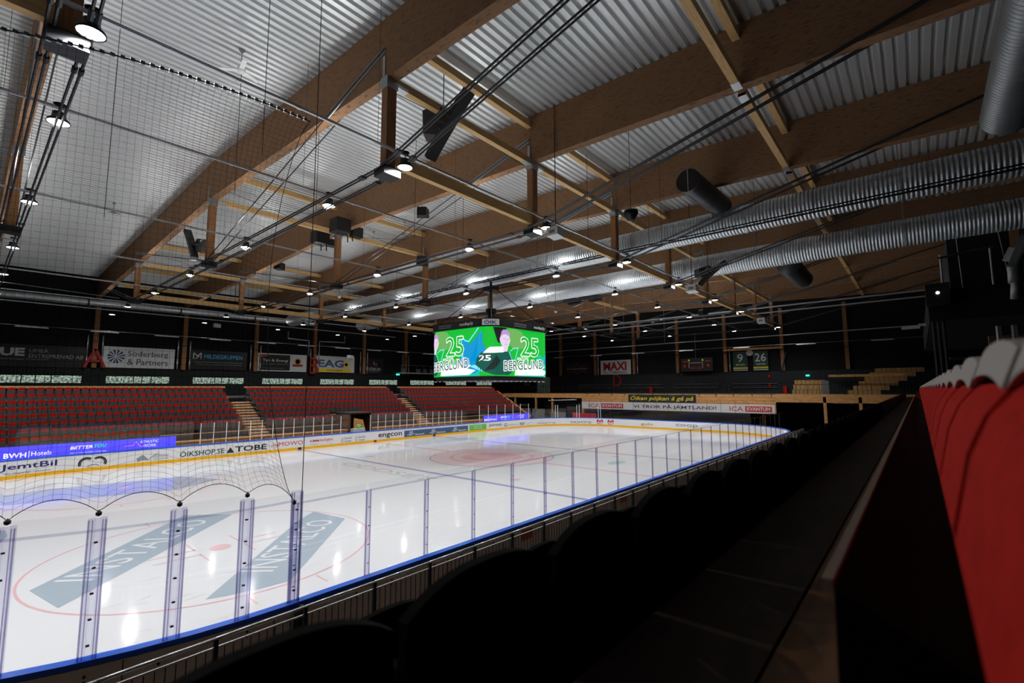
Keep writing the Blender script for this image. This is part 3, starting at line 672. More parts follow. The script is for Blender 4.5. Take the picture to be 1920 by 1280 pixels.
# ------------------------------------------------------------------ far wall: cladding, windows, columns, banners
struct(MB().box(XL, YF-.35, 4.2, XR, YF-.01, 5.66).box(XL, YF-.35, 6.5, XR, YF-.01, 7.35).build('trim_2', 'clad'))
fy = YF-.02
WX = [(4.9, 12.6), (14.6, 20.4), (22.8, 28.6), (30.9, 36.5), (39.1, 44.7), (47.4, 52.9), (55.6, 61.0), (63.8, 69.2), (72.0, 76.6)]
px = XL
for n, (a, b) in enumerate(WX):
    struct(MB().box(px, YF-.35, 5.66, a, YF-.01, 6.5).build('trim_%d' % (n+3), 'clad')); px = b
    o = MB().box(a, YF-.2, 5.66, b, YF-.17, 6.5).build('window_%d' % (n+1), 'window_glow'); struct(o)
    f = MB()
    for x in (a+(b-a)*.42, a+(b-a)*.55, a+(b-a)*.7): f.box(x-.04, YF-.24, 5.66, x+.04, YF-.2, 6.5)
    f.box(a, YF-.24, 5.64, b, YF-.2, 5.7).box(a, YF-.24, 6.46, b, YF-.2, 6.52); struct(f.build('window_frame', 'dark_steel', o))
def column(x, y, z0, z1, label, pipes, ax):
    c = thing('timber_column', (x, y, z0), label, 'column', 'timber wall columns')
    MB().box(x-.22, y-.22, z0, x+.22, y+.22, z1).build('shaft', 'lvl_post', c); 
    for s in pipes:
        p = MB(); d = np.array((1, 0, 0)) if ax == 'x' else np.array((0, 1, 0)); b0 = np.array((x, y, 0.))+d*s*.62+(np.array((0, -.1, 0)) if ax == 'x' else np.array((-.1, 0, 0)))
        o = d*s; p.tube([b0+(0, 0, z0), b0+(0, 0, z0+1.3)], .09, 8); p.tube([b0+(0, 0, z0+1.3), b0+(0, 0, 10.9)], .075, 8)
        p.build('air_pipe', 'zinc', c, True)
    MB().box(x-.3, y-.26, 10.2, x+.3, y+.26, 10.28).build('clamp', 'dark_steel', c)
for k in range(0, 8):
    x = BX0+BS*k; column(x, fy-.35, 7.35, 15.2, 'timber column on the far wall with silver pipes, %s from the left' % nth(k), (-1, 1) if k < 6 else (), 'x')
fb = lambda lift=0: (lambda a, b: (a, YF-.42-lift, b))
def banner(x0, x1, z0, z1, m, label, parts, name='wall_banner', fnb=fb, th=.05):
    f0, f1, f2 = fnb(0), fnb(.012), fnb(-th)
    t = thing(name, f0((x0+x1)/2, z0), label, 'banner', None)
    q = [f0(x0, z0), f0(x1, z0), f0(x1, z1), f0(x0, z1)]; MB().prism(q, np.array(f2(x0, z0))-np.array(f0(x0, z0))).build('sheet', m, t)
    for kind, mm, a in parts:
        if kind == 't': tx, X0, X1, Z0, Z1, kw = a; letters(tx, f1, X0, X1, Z0, Z1, **kw).build('lettering', mm, t)
        elif kind == 'p': shape(f1, a).build('emblem', mm, t)
        elif kind == 'q': shape(fnb(.006), a).build('field', mm, t)
        elif kind == 's': stroke(f1, a[0], a[1]).build('emblem', mm, t)
    return t
sq = lambda x0, z0, x1, z1: [(x0, z0), (x1, z0), (x1, z1), (x0, z1)]
banner(5.0, 12.9, 7.3, 9.5, 'ban_black', 'black wall banner reading UMEÅ ENTREPRENAD AB', [('t', 'dimwhite', ('UE', 6.5, 8.2, 8.35, 9.15, dict(bold=.1))), ('t', 'steel_txt', ('UMEÅ', 8.5, 9.9, 8.75, 9.2, {})), ('t', 'steel_txt', ('ENTREPRENAD AB', 8.5, 12.6, 8.2, 8.6, {})), ('t', 'steel_txt', ('Brännvinsvägen 10 Östersund', 6.4, 9.9, 7.95, 8.15, {}))])
pal = [('p', 'teal' if i % 2 else 'navy', [(15.3+.1*math.cos(a), 8.65+.1*math.sin(a)), (15.3+.75*math.cos(a-.16), 8.65+.72*math.sin(a-.16)), (15.3+.8*math.cos(a+.16), 8.65+.78*math.sin(a+.16))]) for i, a in enumerate(np.linspace(-PI/2+.2, 1.5*PI-.2, 12))]
banner(14.2, 20.75, 7.42, 9.75, 'dimwhite', 'white wall banner reading Söderberg & Partners', pal+[('t', 'ink', ('Söderberg', 16.3, 20.1, 8.6, 9.35, {})), ('t', 'ink', ('& Partners', 16.3, 20.1, 7.75, 8.45, {}))])
banner(22.2, 28.8, 7.45, 9.85, 'ban_black', 'black wall banner reading MILDEGRUPPEN in cyan', [('s', 'dimwhite', ([(22.7, 8.75), (22.7, 9.5), (23.1, 9.1), (23.5, 9.5), (23.5, 8.75)], .1)), ('s', 'dimwhite', ([(22.9, 8.75), (23.3, 9.1)], .08)), ('t', 'cyan', ('MILDEGRUPPEN', 23.8, 28.3, 8.8, 9.35, dict(bold=.03, shear=.2))), ('t', 'steel_txt', ('skrotning rivning sprängning krossning demolering sanering', 22.8, 28.2, 8.3, 8.45, dict(bold=.02))), ('t', 'steel_txt', ('asfaltering betonghåltagning golvslipning', 23, 28.1, 8.02, 8.16, dict(bold=.02)))])
banner(30.2, 36.9, 7.45, 9.9, 'dimwhite', 'wall banner with black Tak & Energi half and white badge half', [('q', 'ban_black', sq(30.35, 7.6, 34.5, 9.75)), ('p', 'letter_red', [(30.4, 9.2), (31.8, 9.7), (30.4, 9.7)]), ('t', 'dimwhite', ('Tak & Energi', 30.8, 34.2, 8.7, 9.15, dict(bold=.02))), ('t', 'steel_txt', ('Patrik Fransson  063-57 56 50', 30.8, 34.2, 8.4, 8.55, {})), ('t', 'steel_txt', ('www.tak-energi.se', 30.8, 33.8, 7.8, 7.95, {})), ('p', 'gold', [(35.6+a, 8.9+b) for a, b in ell(0, 0, .5, .5)]), ('p', 'brown', [(35.6+a, 8.9+b) for a, b in ell(0, 0, .32, .32)]), ('p', 'letter_red', [(34.9, 8.2), (36.3, 8.2), (36.4, 8.5), (34.8, 8.5)])])
sun = [('p', 'yellow', [(43.2+.42*math.cos(a), 8.75+.42*math.sin(a)), (43.2+.75*math.cos(a+.1), 8.75+.75*math.sin(a+.1)), (43.2+.42*math.cos(a+.25), 8.75+.42*math.sin(a+.25))]) for a in np.linspace(0, 2*PI, 13)[:-1]]
banner(38.0, 44.6, 7.5, 9.95, 'dimwhite', 'white wall banner reading EAG with a yellow sun', sun+[('p', 'yellow', [(43.2+a, 8.75+b) for a, b in ell(0, 0, .45, .45)]), ('p', 'navy', [(43.2+a, 8.75+b) for a, b in ell(0, 0, .24, .24)]), ('q', 'yellow', sq(38.2, 7.55, 44.0, 8.05)), ('t', 'adblue', ('EAG', 38.6, 42.8, 8.25, 9.4, dict(bold=.08))), ('t', 'ink', ('www.eag.se', 40.0, 42.6, 7.65, 7.9, dict(bold=.02)))])
banner(46.6, 50.0, 7.3, 9.9, 'ban_black', 'small black wall banner reading SÖRUN', [('p', 'adred', [(48.0, 8.9), (48.3, 8.9), (48.25, 9.6), (48.0, 9.3)]), ('p', 'adblue', [(48.4, 8.7), (48.8, 8.8), (48.7, 9.3), (48.35, 9.1)]), ('t', 'dimwhite', ('SÖRUN', 47.2, 49.4, 7.95, 8.55, {})), ('t', 'steel_txt', ('EL & BELYSNING', 47.3, 49.3, 7.68, 7.8, {}))])
def big_letter(kind, fn, x, z0, z1, label):
    f1 = lambda lf: (lambda a, b: fn(a, b, lf)); mb = MB(); h = z1-z0
    segs = {'A': [[(x-.85, z0), (x, z1)], [(x, z1), (x+.85, z0)], [(x-.45, z0+.36*h), (x+.45, z0+.36*h)]], 'B': [[(x-.55, z0), (x-.55, z1)], [(x-.55, z1), (x+.2, z1), (x+.5, z1-.2*h), (x+.2, z0+.53*h), (x-.5, z0+.53*h)], [(x+.2, z0+.53*h), (x+.6, z0+.28*h), (x+.25, z0), (x-.55, z0)]],
            'D': [[(x-.6, z0), (x-.6, z1), (x+.15, z1), (x+.65, z1-.3*h), (x+.65, z0+.3*h), (x+.15, z0), (x-.6, z0)]]}[kind]
    for sg in segs:
        for p, q in zip(sg[:-1], sg[1:]): mb.bar(fn(*p, .0), fn(*q, .0), .12, .26)
    return tag(mb.build('section_letter', 'letter_red'), label, 'sign', 'big red section letters')
big_letter('A', lambda a, b, l: (a, YF-.68, b), 13.5, 7.35, 9.35, 'big red letter A mounted in front of the first far wall column')
big_letter('B', lambda a, b, l: (a, YF-.68, b), 37.9, 7.35, 9.45, 'big red letter B beside the EAG banner')
big_letter('D', lambda a, b, l: (XR-.45, 62.0-a, b), 31.0, 5.4, 7.2, 'big red letter D below the MAXI banner')
def tube_row(pts, rowlabel, ax):
    for i, (x, y, z) in enumerate(pts):
        t = thing('strip_light', (x, y, z), 'pale unlit strip light on the thin cable, %s from the left %s' % (nth(i), rowlabel), 'strip light', 'strip lights ' + rowlabel)
        d = (1.05, .12) if ax == 'x' else (.12, 1.05)
        MB().box(x-d[0], y-d[1], z, x+d[0], y+d[1], z+.07).build('tube_cover', 'offwhite', t); MB().box(x-d[0]*.9, y-d[1]*.9, z+.07, x+d[0]*.9, y+d[1]*.9, z+.12).build('casing', 'grey', t)
tube_row([(8.0+4.95*i, 50, 10.45) for i in range(12)], 'along the far side', 'x')
tag(MB().tube([(XL, 50, 10.6), (XR, 50, 10.6)], .018, 5).build('light_cable', 'zinc_dull'), 'thin straight cable carrying the strip lights along the far side', 'cable')
tube_row([(73.5, 47-7.6*i, 10.4) for i in range(8)], 'across the far end', 'y')
tag(MB().tube([(73.5, YF, 10.55), (73.5, YN, 10.55)], .018, 5).build('light_cable', 'zinc_dull'), 'thin straight cable carrying the strip lights across the far end', 'cable')
# far wall duct
def duct(pts, r, name, label, ring=.35, m='duct', rh=.012, n=20, parent=None):
    P = [np.array(p, float) for p in pts]; path = []; rad = []
    for a, b in zip(P[:-1], P[1:]):
        L = np.linalg.norm(b-a); k = max(1, int(L/ring))
        for i in range(k):
            for f, e in ((0, 0), (.4, 0), (.5, rh), (.9, rh)): path.append(a+(b-a)*((i+f)/k)); rad.append(r+e)
    path.append(P[-1]); rad.append(r)
    o = MB().tube(path, r, n, True, rad).build(name, m, parent, True)
    if parent is None: tag(o, label, 'air duct')
    return o
o = duct([(-6.5, 56.8, 14.0), (36.9, 56.8, 14.4)], .36, 'wall_duct', 'shiny round air duct running along the top of the far wall', .5)
for x in np.arange(-4, 37, 8.2): MB().box(x-.06, 56.38, 13.56, x+.06, 57.22, 14.82).build('strap', 'black', o)
for (a, b, s) in (((36, 52, 12.2), (40.0, 57.9, 12.2), 'left'), ((41.5, 57.9, 12.2), (47, 52, 12.2), 'right')): pass
for i, (x0, x1) in enumerate(((34.2, 37.3), (38.9, 43.0))):
    tag(MB().tube([(x0 if i == 0 else x1, 58.8, 13.2), (x0 if i == 0 else x1, 58.8, 12.2), (x1 if i == 0 else x0, 58.8, 12.1), (x1 if i == 0 else x0, 58.8, 9.8)], .1, 8).build('air_pipe', 'zinc', None, True), 'bent silver pipe on the %s of the fourth far wall column' % ('left', 'right')[i], 'pipe')
tag(MB().tube([(XL+.5, 46, 13.9), (6.5, 46, 13.55), (13.2, 46, 13.3)], .03, 5).build('slack_cable', 'zinc_dull'), 'slack pale cable sagging under the roof at the far left', 'cable')
t = thing('press_balcony', (56.5, 57.8, 7.3), 'dark press balcony with pale rail on the far wall', 'balcony')
MB().box(52.5, 57.0, 7.6, 60.5, 58.4, 7.75).build('deck', 'white', t)
MB().tube([(52.5, 57.0, 9.0), (60.5, 57.0, 9.0)], .03, 6).build('rail', 'zinc', t)
for x in np.arange(52.5, 60.6, 1.6): MB().tube([(x, 57.0, 7.7), (x, 57.0, 9.0)], .025, 5).build('post', 'zinc_dull', t)
for x in (53.4, 56.6, 58.0, 59.5): MB().box(x-.3, 57.4, 7.75, x+.3, 57.9, 8.45).build('desk_screen', 'grey', t)
def exit_sign(p, s, label): tag(MB().box(p[0]-s, p[1]-s, p[2]-s*.5, p[0]+s, p[1]+s, p[2]+s*.5).build('exit_sign', 'led_exit'), label, 'exit sign', 'glowing green exit signs')
exit_sign(at(746, 702, 'Y', 58.4), .22, 'small glowing exit sign on the far wall left of the press balcony')
# ------------------------------------------------------------------ far end wall
struct(MB().box(XR-.35, YN, 2.9, XR-.01, YF-.36, 7.3).build('trim_20', 'clad_y'))
ec = [42.98, 35.35, 27.72, 20.15, 12.83, 5.19, -2.25]
for i, y in enumerate(ec):
    z0 = 7.35
    column(XR-.3, y, z0, 16.2 if y < 30 else 15.4, 'timber column on the far end wall, %s from the left' % nth(i), (-1,) if i in (1, 2, 4) else (), 'y')
fe = lambda lift=0: (lambda a, b: (XR-.42-lift, a, b))
def ebanner(yl, yr, z0, z1, m, label, parts): return banner(yl, yr, z0, z1, m, label, parts, fnb=lambda l=0: (lambda a, b: (XR-.45-l, a, b)))
ebanner(42.2, 36.0, 7.3, 9.8, 'ban_black', 'black end wall banner reading BYGGTJÄNSTEN.NU', [('t', 'dimwhite', ('BYGGTJÄNSTEN.NU', 41.4, 37.0, 8.35, 8.8, {})), ('s', 'orange', ([(41.4, 9.05), (39.8, 9.05), (39.2, 9.5), (38.6, 9.05), (37.0, 9.05)], .06)), ('s', 'orange', ([(41.4, 8.1), (39.8, 8.1), (39.2, 7.6), (38.6, 8.1), (37.0, 8.1)], .06))])
ebanner(34.2, 28.3, 7.4, 9.9, 'dimwhite', 'white end wall banner reading MAXI in red', [('t', 'letter_red', ('MAXI', 33.6, 29.1, 8.1, 9.55, dict(bold=.09))), ('t', 'letter_red', ('ICA', 33.6, 32.8, 7.55, 7.95, dict(bold=.03))), ('t', 'ink', ('STORMARKNAD', 32.6, 29.1, 7.55, 7.95, dict(bold=.02))), ('t', 'steel_txt', ('Östersund', 31.0, 29.3, 9.6, 9.78, {}))])
for (yl, yr, n, nm) in ((11.75, 9.75, '9', 'BRULÉN'), (9.0, 7.05, '26', 'NORDSTRÖM')):
    ebanner(yl, yr, 7.45, 10.3, 'ban_green', 'dark green jersey banner %s of the round clock' % ('left' if n == '9' else 'right'), [('t', 'dimwhite', (n, yl-(.6 if n == '9' else .25), yr+(.6 if n == '9' else .25), 8.75, 9.95, dict(bold=.02))), ('t', 'dimwhite', (nm, yl-.4, yr+.4, 8.25, 8.55, dict(bold=.02))), ('q', 'yellow', sq(yl, 7.75, yr, 7.87)), ('q', 'yellow', sq(yl, 7.9, yr, 7.98)), ('q', 'dimwhite', sq(yl, 7.5, yr, 7.6))])
t = thing('wall_clock', (XR-.5, 9.4, 9.6), 'round white clock between the two green jersey banners', 'clock')
RX = np.array([[0, 0, -1], [1, 0, 0], [0, 1, 0]])
MB().lathe([(0, 0), (.42, 0), (.45, .03), (.45, .1), (0, .1)], (XR-.45, 9.4, 10.05), 24, RX).build('dial', 'offwhite', t)
k = MB(); f = lambda a, b: (XR-.57, a, b); stroke(f, [(9.4, 10.05), (9.6, 10.22)], .04, k); stroke(f, [(9.4, 10.05), (9.15, 9.9)], .03, k); k.build('hands', 'ink', t)
t = thing('banner_frame', (XR-.6, 9.0, 7.4), 'timber frame around the two green jersey banners', 'timber frame')
MB().box(XR-.85, 5.0, 10.45, XR-.55, 12.95, 10.75).build('top_beam', 'plank', t)
MB().bar((XR-.7, 5.3, 7.4), (XR-.7, 4.7, 9.9), .16, .16).build('brace', 'black', t)
t = thing('scoreboard', (XR-1.2, 16.9, 7.5), 'dark scoreboard with dim red digits hanging on the end wall', 'scoreboard')
MB().box(XR-1.3, 14.4, 7.55, XR-.95, 19.3, 9.6).build('case', 'black', t)
f = lambda a, b: (XR-1.31, a, b)
for (s, a, b, z0, z1, mm) in (('HEMMA', 19.0, 18.2, 9.0, 9.15, 'led_red'), ('0', 18.9, 18.5, 8.2, 8.6, 'led_red'), ('BORTA', 15.5, 14.7, 9.0, 9.15, 'led_red'), ('0', 15.3, 14.9, 8.2, 8.6, 'led_red'), ('00:00', 17.8, 16.0, 7.85, 8.25, 'letter_red')):
    letters(s, f, a, b, z0, z1, bold=.03).build('digits', mm, t)
k = MB(); stroke(f, [(18.0, 8.1), (18.0, 8.85), (15.9, 8.85), (15.9, 8.1)], .07, k); k.build('frame_line', 'offwhite', t)
for y in (18.0, 15.9): MB().box(XR-1.33, y-.12, 9.1, XR-1.3, y+.12, 9.4).build('period_lamp', 'led_amber', t)
MB().box(XR-.95, 16, 8, XR-.01, 16.3, 8.4).build('wall_bracket', 'dark_steel', t); MB().tube([(XR-1.1, 17, 9.6), (XR-1.1, 17, 13.5)], .02, 5).build('hanger', 'zinc', t)
for y, z in ((7.0, 6.4), (7.0, 5.1)): tag(MB().box(XR-.5, y-.15, z, XR-.35, y+.15, z+.4).build('fire_box', 'red'), 'small red fire equipment box on the end wall, %s one' % ('upper' if z > 6 else 'lower'), 'fire box', 'red fire boxes')
for y in (24.6, 5.0): tag(MB().box(XR-1.0, y-.2, 4.2, XR-.5, y+.2, 5.2).build('fire_cabinet', 'red'), 'red fire cabinet on the end balcony %s' % ('below the scoreboard wall' if y > 20 else 'by the jersey banners'), 'cabinet')
for a, b in ((39, 22.5), (21, 14), (12, 6)): tag(MB().box(XR-.55, b, 5.55, XR-.42, a, 5.6).box(XR-.55, b, 5.0, XR-.42, a, 5.04).build('wall_rail', 'zinc_dull'), 'pair of thin pale rails on the end wall cladding near y %d' % 0 if 0 else 'thin pale rails on the end wall cladding, %s stretch' % {39: 'left', 21: 'middle', 12: 'right'}[a], 'wall rail', 'rails on the end wall')
# glazed door in the corner
t = thing('glazed_door', (XR-.4, 48.0, 4.1), 'white-framed glass double door in the far corner above the stand', 'door')
k = MB(); y0, y1, z0, z1 = 45.6, 48.6, 4.1, 7.1
for y in (y0, (y0+y1)/2, y1): k.box(XR-.5, y-.09, z0, XR-.38, y+.09, z1)
for z in (z0, 5.4, 6.5, z1): k.box(XR-.5, y0, z-.08, XR-.38, y1, z+.08)
k.build('frame', 'offwhite', t); MB().box(XR-.45, y0, z0, XR-.44, y1, z1).build('panes', 'window_glow', t).data.materials[0] = mat('dim_pane', (40, 48, 42), .2, emit=.5, mottle=((3, 3, 3), (96, 104, 88), .45, .6))
tag(MB().box(XR-.5, 50.5, 5.6, XR-.4, 52.0, 7.0).build('notice_board', 'grey'), 'grey notice board on the end wall left of the glazed door', 'notice board')
exit_sign((XR-.5, 2.3, 6.6), .2, 'small glowing exit light right of the timber banner frame')
exit_sign(at(1676, 698, 'X', 79.0), .22, 'small glowing exit sign above the timber bleachers')

# ------------------------------------------------------------------ balcony across the far end
t = thing('end_balcony', (65, 17, 0), 'timber balcony across the far end behind the goal', 'balcony')
MB().box(64.0, -12.5, 3.95, XR-.4, 45.0, 4.18).build('deck', 'plank_dark', t)
MB().box(63.8, 28.4, 3.55, 64.0, 45.0, 4.2).build('edge_beam', 'plank', t); MB().box(63.8, -12.5, 3.35, 64.0, 3.2, 4.25).build('edge_beam', 'plank', t)
f = MB()
for i in range(6): z = 2.05+.36*i; f.box(63.78, 3.2, z, 63.98, 28.4, z+.335)
f.build('front_planks', 'plank', t); MB().box(63.99, 3.2, 2.0, 64.05, 28.4, 4.2).build('backing', 'plank_dark', t)
f = MB()
for y in np.arange(3.6, 28.3, 2.0): f.box(63.74, y-.04, 3.98, 63.8, y+.04, 4.24)
f.build('brackets', 'black', t)['kind'] = 'stuff'
for y in (37.2, 34.0, 28.5, 41.5): MB().box(63.85, y-.13, -.03, 64.1, y+.13, 3.95).build('post', 'plank', t)
for y in (-1.4, -4.45): MB().box(63.8, y-.14, -.03, 64.1, y+.14, 3.95).build('post', 'plank', t)
f = MB()
for y in np.arange(-12, 3, 1.1): f.box(63.86, y-.02, 4.2, 63.9, y+.02, 5.3)
f.box(63.85, -12.5, 5.28, 63.91, 3.2, 5.33); f.build('railing', 'dark_steel', t)
f = MB()
for y in np.arange(3.4, 45, 1.6): f.box(64.1, y-.02, 4.2, 64.14, y+.02, 5.25)
f.box(64.09, 3.2, 5.23, 64.15, 45, 5.28); f.build('railing', 'dark_steel', t)
tag(MB().box(72, -12.5, -.03, 72.3, 44.5, 3.9).build('under_balcony_wall', 'black_wall'), 'black wall in the shade under the end balcony', 'panel')
tb = banner(28.5, 3.3, 2.05, 3.05, 'white', 'long white banner reading VI TROR PÅ JÄMTLAND! across the balcony front', [('t', 'adred', ('ICA', 27.4, 25.5, 2.25, 2.8, dict(bold=.02))), ('q', 'adred', sq(25.3, 2.2, 21.9, 2.85)), ('t', 'white', ('KVANTUM', 25.1, 22.1, 2.33, 2.74, dict(bold=.05))), ('t', 'ink', ('VI TROR PÅ JÄMTLAND!', 20.4, 9.6, 2.22, 2.86, dict(bold=.035))),
    ('t', 'adred', ('ICA', 8.1, 6.6, 2.25, 2.8, dict(bold=.02))), ('q', 'adred', sq(6.4, 2.2, 3.6, 2.85)), ('t', 'white', ('KVANTUM', 6.2, 3.8, 2.33, 2.74, dict(bold=.05)))], fnb=lambda l=0: (lambda a, b: (63.7-l, a, b)))
banner(21.1, 12.0, 3.12, 4.1, 'flag', 'dark green cloth banner with yellow handwriting on the balcony front', [('t', 'yellow', ('Öikan pöjkan å gå på', 20.8, 12.3, 3.22, 4.0, dict(bold=.03, shear=.3)))], fnb=lambda l=0: (lambda a, b: (63.7-l, a, b)), name='cloth_banner')
t = thing('hanging_tube', tuple(at(1055, 750, 'X', 63.7)), 'white horizontal tube barrier between the timber posts left of the banner', 'barrier')
p, q = at(1029, 750.5, 'X', 63.7), at(1080, 749, 'X', 63.7); MB().tube([p, q], .05, 8).build('tube', 'post_white', t)
for e in (p, q): MB().lathe([(0, -.1), (.1, -.1), (.1, .1), (0, .1)], tuple(e), 10).build('end_cap', 'grey', t); MB().tube([e, (e[0], e[1], 3.6), (63.85, e[1], 3.6)], .02, 5).build('hanger', 'zinc_dull', t)
tag(MB().box(61.6, 25.0, -.03, 61.8, 28.8, 1.5).build('red_barrier', 'adred'), 'low red and white barrier behind the far end boards', 'barrier')
for y, w in ((37.3, .7), (34.9, 1.1), (31.3, 1.2)): tag(MB().box(61.4, y-w, -.03, 61.8, y+w, 1.9 if w < 1.15 else 1.5).build('grey_locker', 'grey'), 'grey cabinet standing behind the far corner glass, %s' % {.7: 'leftmost', 1.1: 'middle one', 1.2: 'rightmost'}[w], 'cabinet', 'grey cabinets under the balcony')
for i, (y, z) in enumerate(((36.4, 3.5), (-2.8, 3.2), (-6, 2.9))): tag(MB().box(66, y-.9, z, 66.12, y+.9, z+.06).build('strip_light', 'offwhite'), 'strip light under the end balcony, %s from the left' % nth(i), 'strip light', 'strip lights under the end balcony')
# timber bleachers on the balcony
def bleacher(y0, y1, x, n, rise, label, slope=0):
    t = thing('timber_bleacher', (x, (y0+y1)/2, 4.18), label, 'bleacher')
    for i in range(n):
        xx = x+.8*i; z = 4.2+rise*i; a0 = y0+slope*i*.5; b1 = y1+slope*i*.8
        k = MB(); yy = min(a0, b1); 
        k.box(xx, a0, z, xx+.1, b1, z+rise*.94); k.build('bench_front', 'pine', t); MB().box(xx, a0, z+rise*.9, xx+.8, b1, z+rise*.98).build('bench_top', 'pine', t)
        s = MB()
        for y in np.arange(min(a0, b1)+.2, max(a0, b1), .42): s.box(xx-.012, y, z+.02, xx, y+.03, z+rise*.9)
        s.build('slat_gaps', 'plank_dark', t)['kind'] = 'stuff'
bleacher(-1.0, 2.0, 66.5, 3, .55, 'short block of pale timber bleachers at the right of the end balcony')
bleacher(-3.2, -6.0, 66.5, 6, .48, 'taller block of pale timber bleachers at the far right', -.9)
tag(MB().box(66.2, -8.0, 6.1, 66.35, -1.6, 6.35).build('timber_beam', 'plank'), 'brown timber beam across the right-hand bleachers', 'beam')
tag(MB().box(66.0, -1.6, 4.2, 66.2, -.95, 5.7).build('partition', 'grey'), 'grey panel between the two bleacher blocks', 'panel')

# ------------------------------------------------------------------ cube screen over centre ice
JX0, JX1, JY0, JY1, JZ0, JZ1, JR = 26.5, 33.1, 11.8, 18.2, 5.78, 9.05, 1.15
def jpath(s, off=0):        # s runs along the face towards the camera end (left to right as seen), round the near corner, then along the near side
    a = JY1-JR; L1 = (JY1-JR)-(JY0+JR); La = JR*PI/2; r = JR+off
    if s < 0: th = min(-s/JR, PI/2); return JX0+JR-r*math.cos(th), JY1-JR+r*math.sin(th)
    if s <= L1: return JX0-off, a-s
    if s <= L1+La: th = (s-L1)/JR; return JX0+JR-r*math.cos(th), JY0+JR-r*math.sin(th)
    s2 = s-L1-La; L2 = (JX1-JR)-(JX0+JR)
    if s2 <= L2: return JX0+JR+s2, JY0-off
    th = min((s2-L2)/JR, PI/2); return JX1-JR+r*math.sin(th), JY0+JR-r*math.cos(th)
JL1 = (JY1-JR)-(JY0+JR); JLa = JR*PI/2; JL2 = (JX1-JR)-(JX0+JR); JT = JL1+JLa+JL2+JR*PI/2
def jring(off, n=8):
    P = []
    for cx, cy, a0 in ((JX0+JR, JY0+JR, PI), (JX1-JR, JY0+JR, 1.5*PI), (JX1-JR, JY1-JR, 0), (JX0+JR, JY1-JR, .5*PI)):
        for i in range(n+1): a = a0+.5*PI*i/n; P.append((cx+(JR+off)*math.cos(a), cy+(JR+off)*math.sin(a)))
    return P
jt = thing('cube_screen', (29.8, 15, JZ0), 'four-sided video cube showing a player with number 25, hanging over centre ice', 'video cube')
MB().prism([(x, y, JZ0-.06) for x, y in jring(-.02)], (0, 0, JZ1-JZ0+.1)).build('body', 'black', jt)
MB().prism([(x, y, JZ1) for x, y in jring(.12)], (0, 0, .55)).build('top_fascia', 'black_seat', jt)
MB().prism([(x, y, JZ0-.3) for x, y in jring(-.15)], (0, 0, .3)).build('bottom_frame', 'black', jt)
for s in np.linspace(-.9, JT, 26): x, y = jpath(s, -.1); MB().lathe([(0, -.05), (.05, -.05), (.05, .0), (0, 0)], (x, y, JZ0-.32), 8).build('bottom_lamp', 'offwhite', jt)
def jf(lift): return lambda s, z: (*jpath(s, lift), z)
def jpoly(pts, m, lift):       # fills an outline column by column so that it follows the curved screen
    a = np.array(pts); s0, s1 = a[:, 0].min(), a[:, 0].max(); st = .16; n = max(1, int((s1-s0)/st)); xs = np.linspace(s0+1e-4, s1-1e-4, n+1); cols = []
    for x in xs:
        zs = sorted(p[1]+(q[1]-p[1])*(x-p[0])/(q[0]-p[0]) for p, q in zip(a, np.roll(a, -1, 0)) if (p[0]-x)*(q[0]-x) < 0); cols.append(zs)
    mb = MB(); f = jf(lift)
    for i in range(n):
        A, Bc = cols[i], cols[i+1]
        for k in range(0, min(len(A), len(Bc))-1, 2): mb.poly([f(xs[i], A[k]), f(xs[i+1], Bc[k]), f(xs[i+1], Bc[k+1]), f(xs[i], A[k+1])])
    return mb.build('screen_image', m, jt)
H = JZ1-JZ0; Z = lambda b: JZ0+H*b
jpoly([(-JR*PI/2, JZ0), (JT, JZ0), (JT, JZ1), (-JR*PI/2, JZ1)], 'led_green', .004)
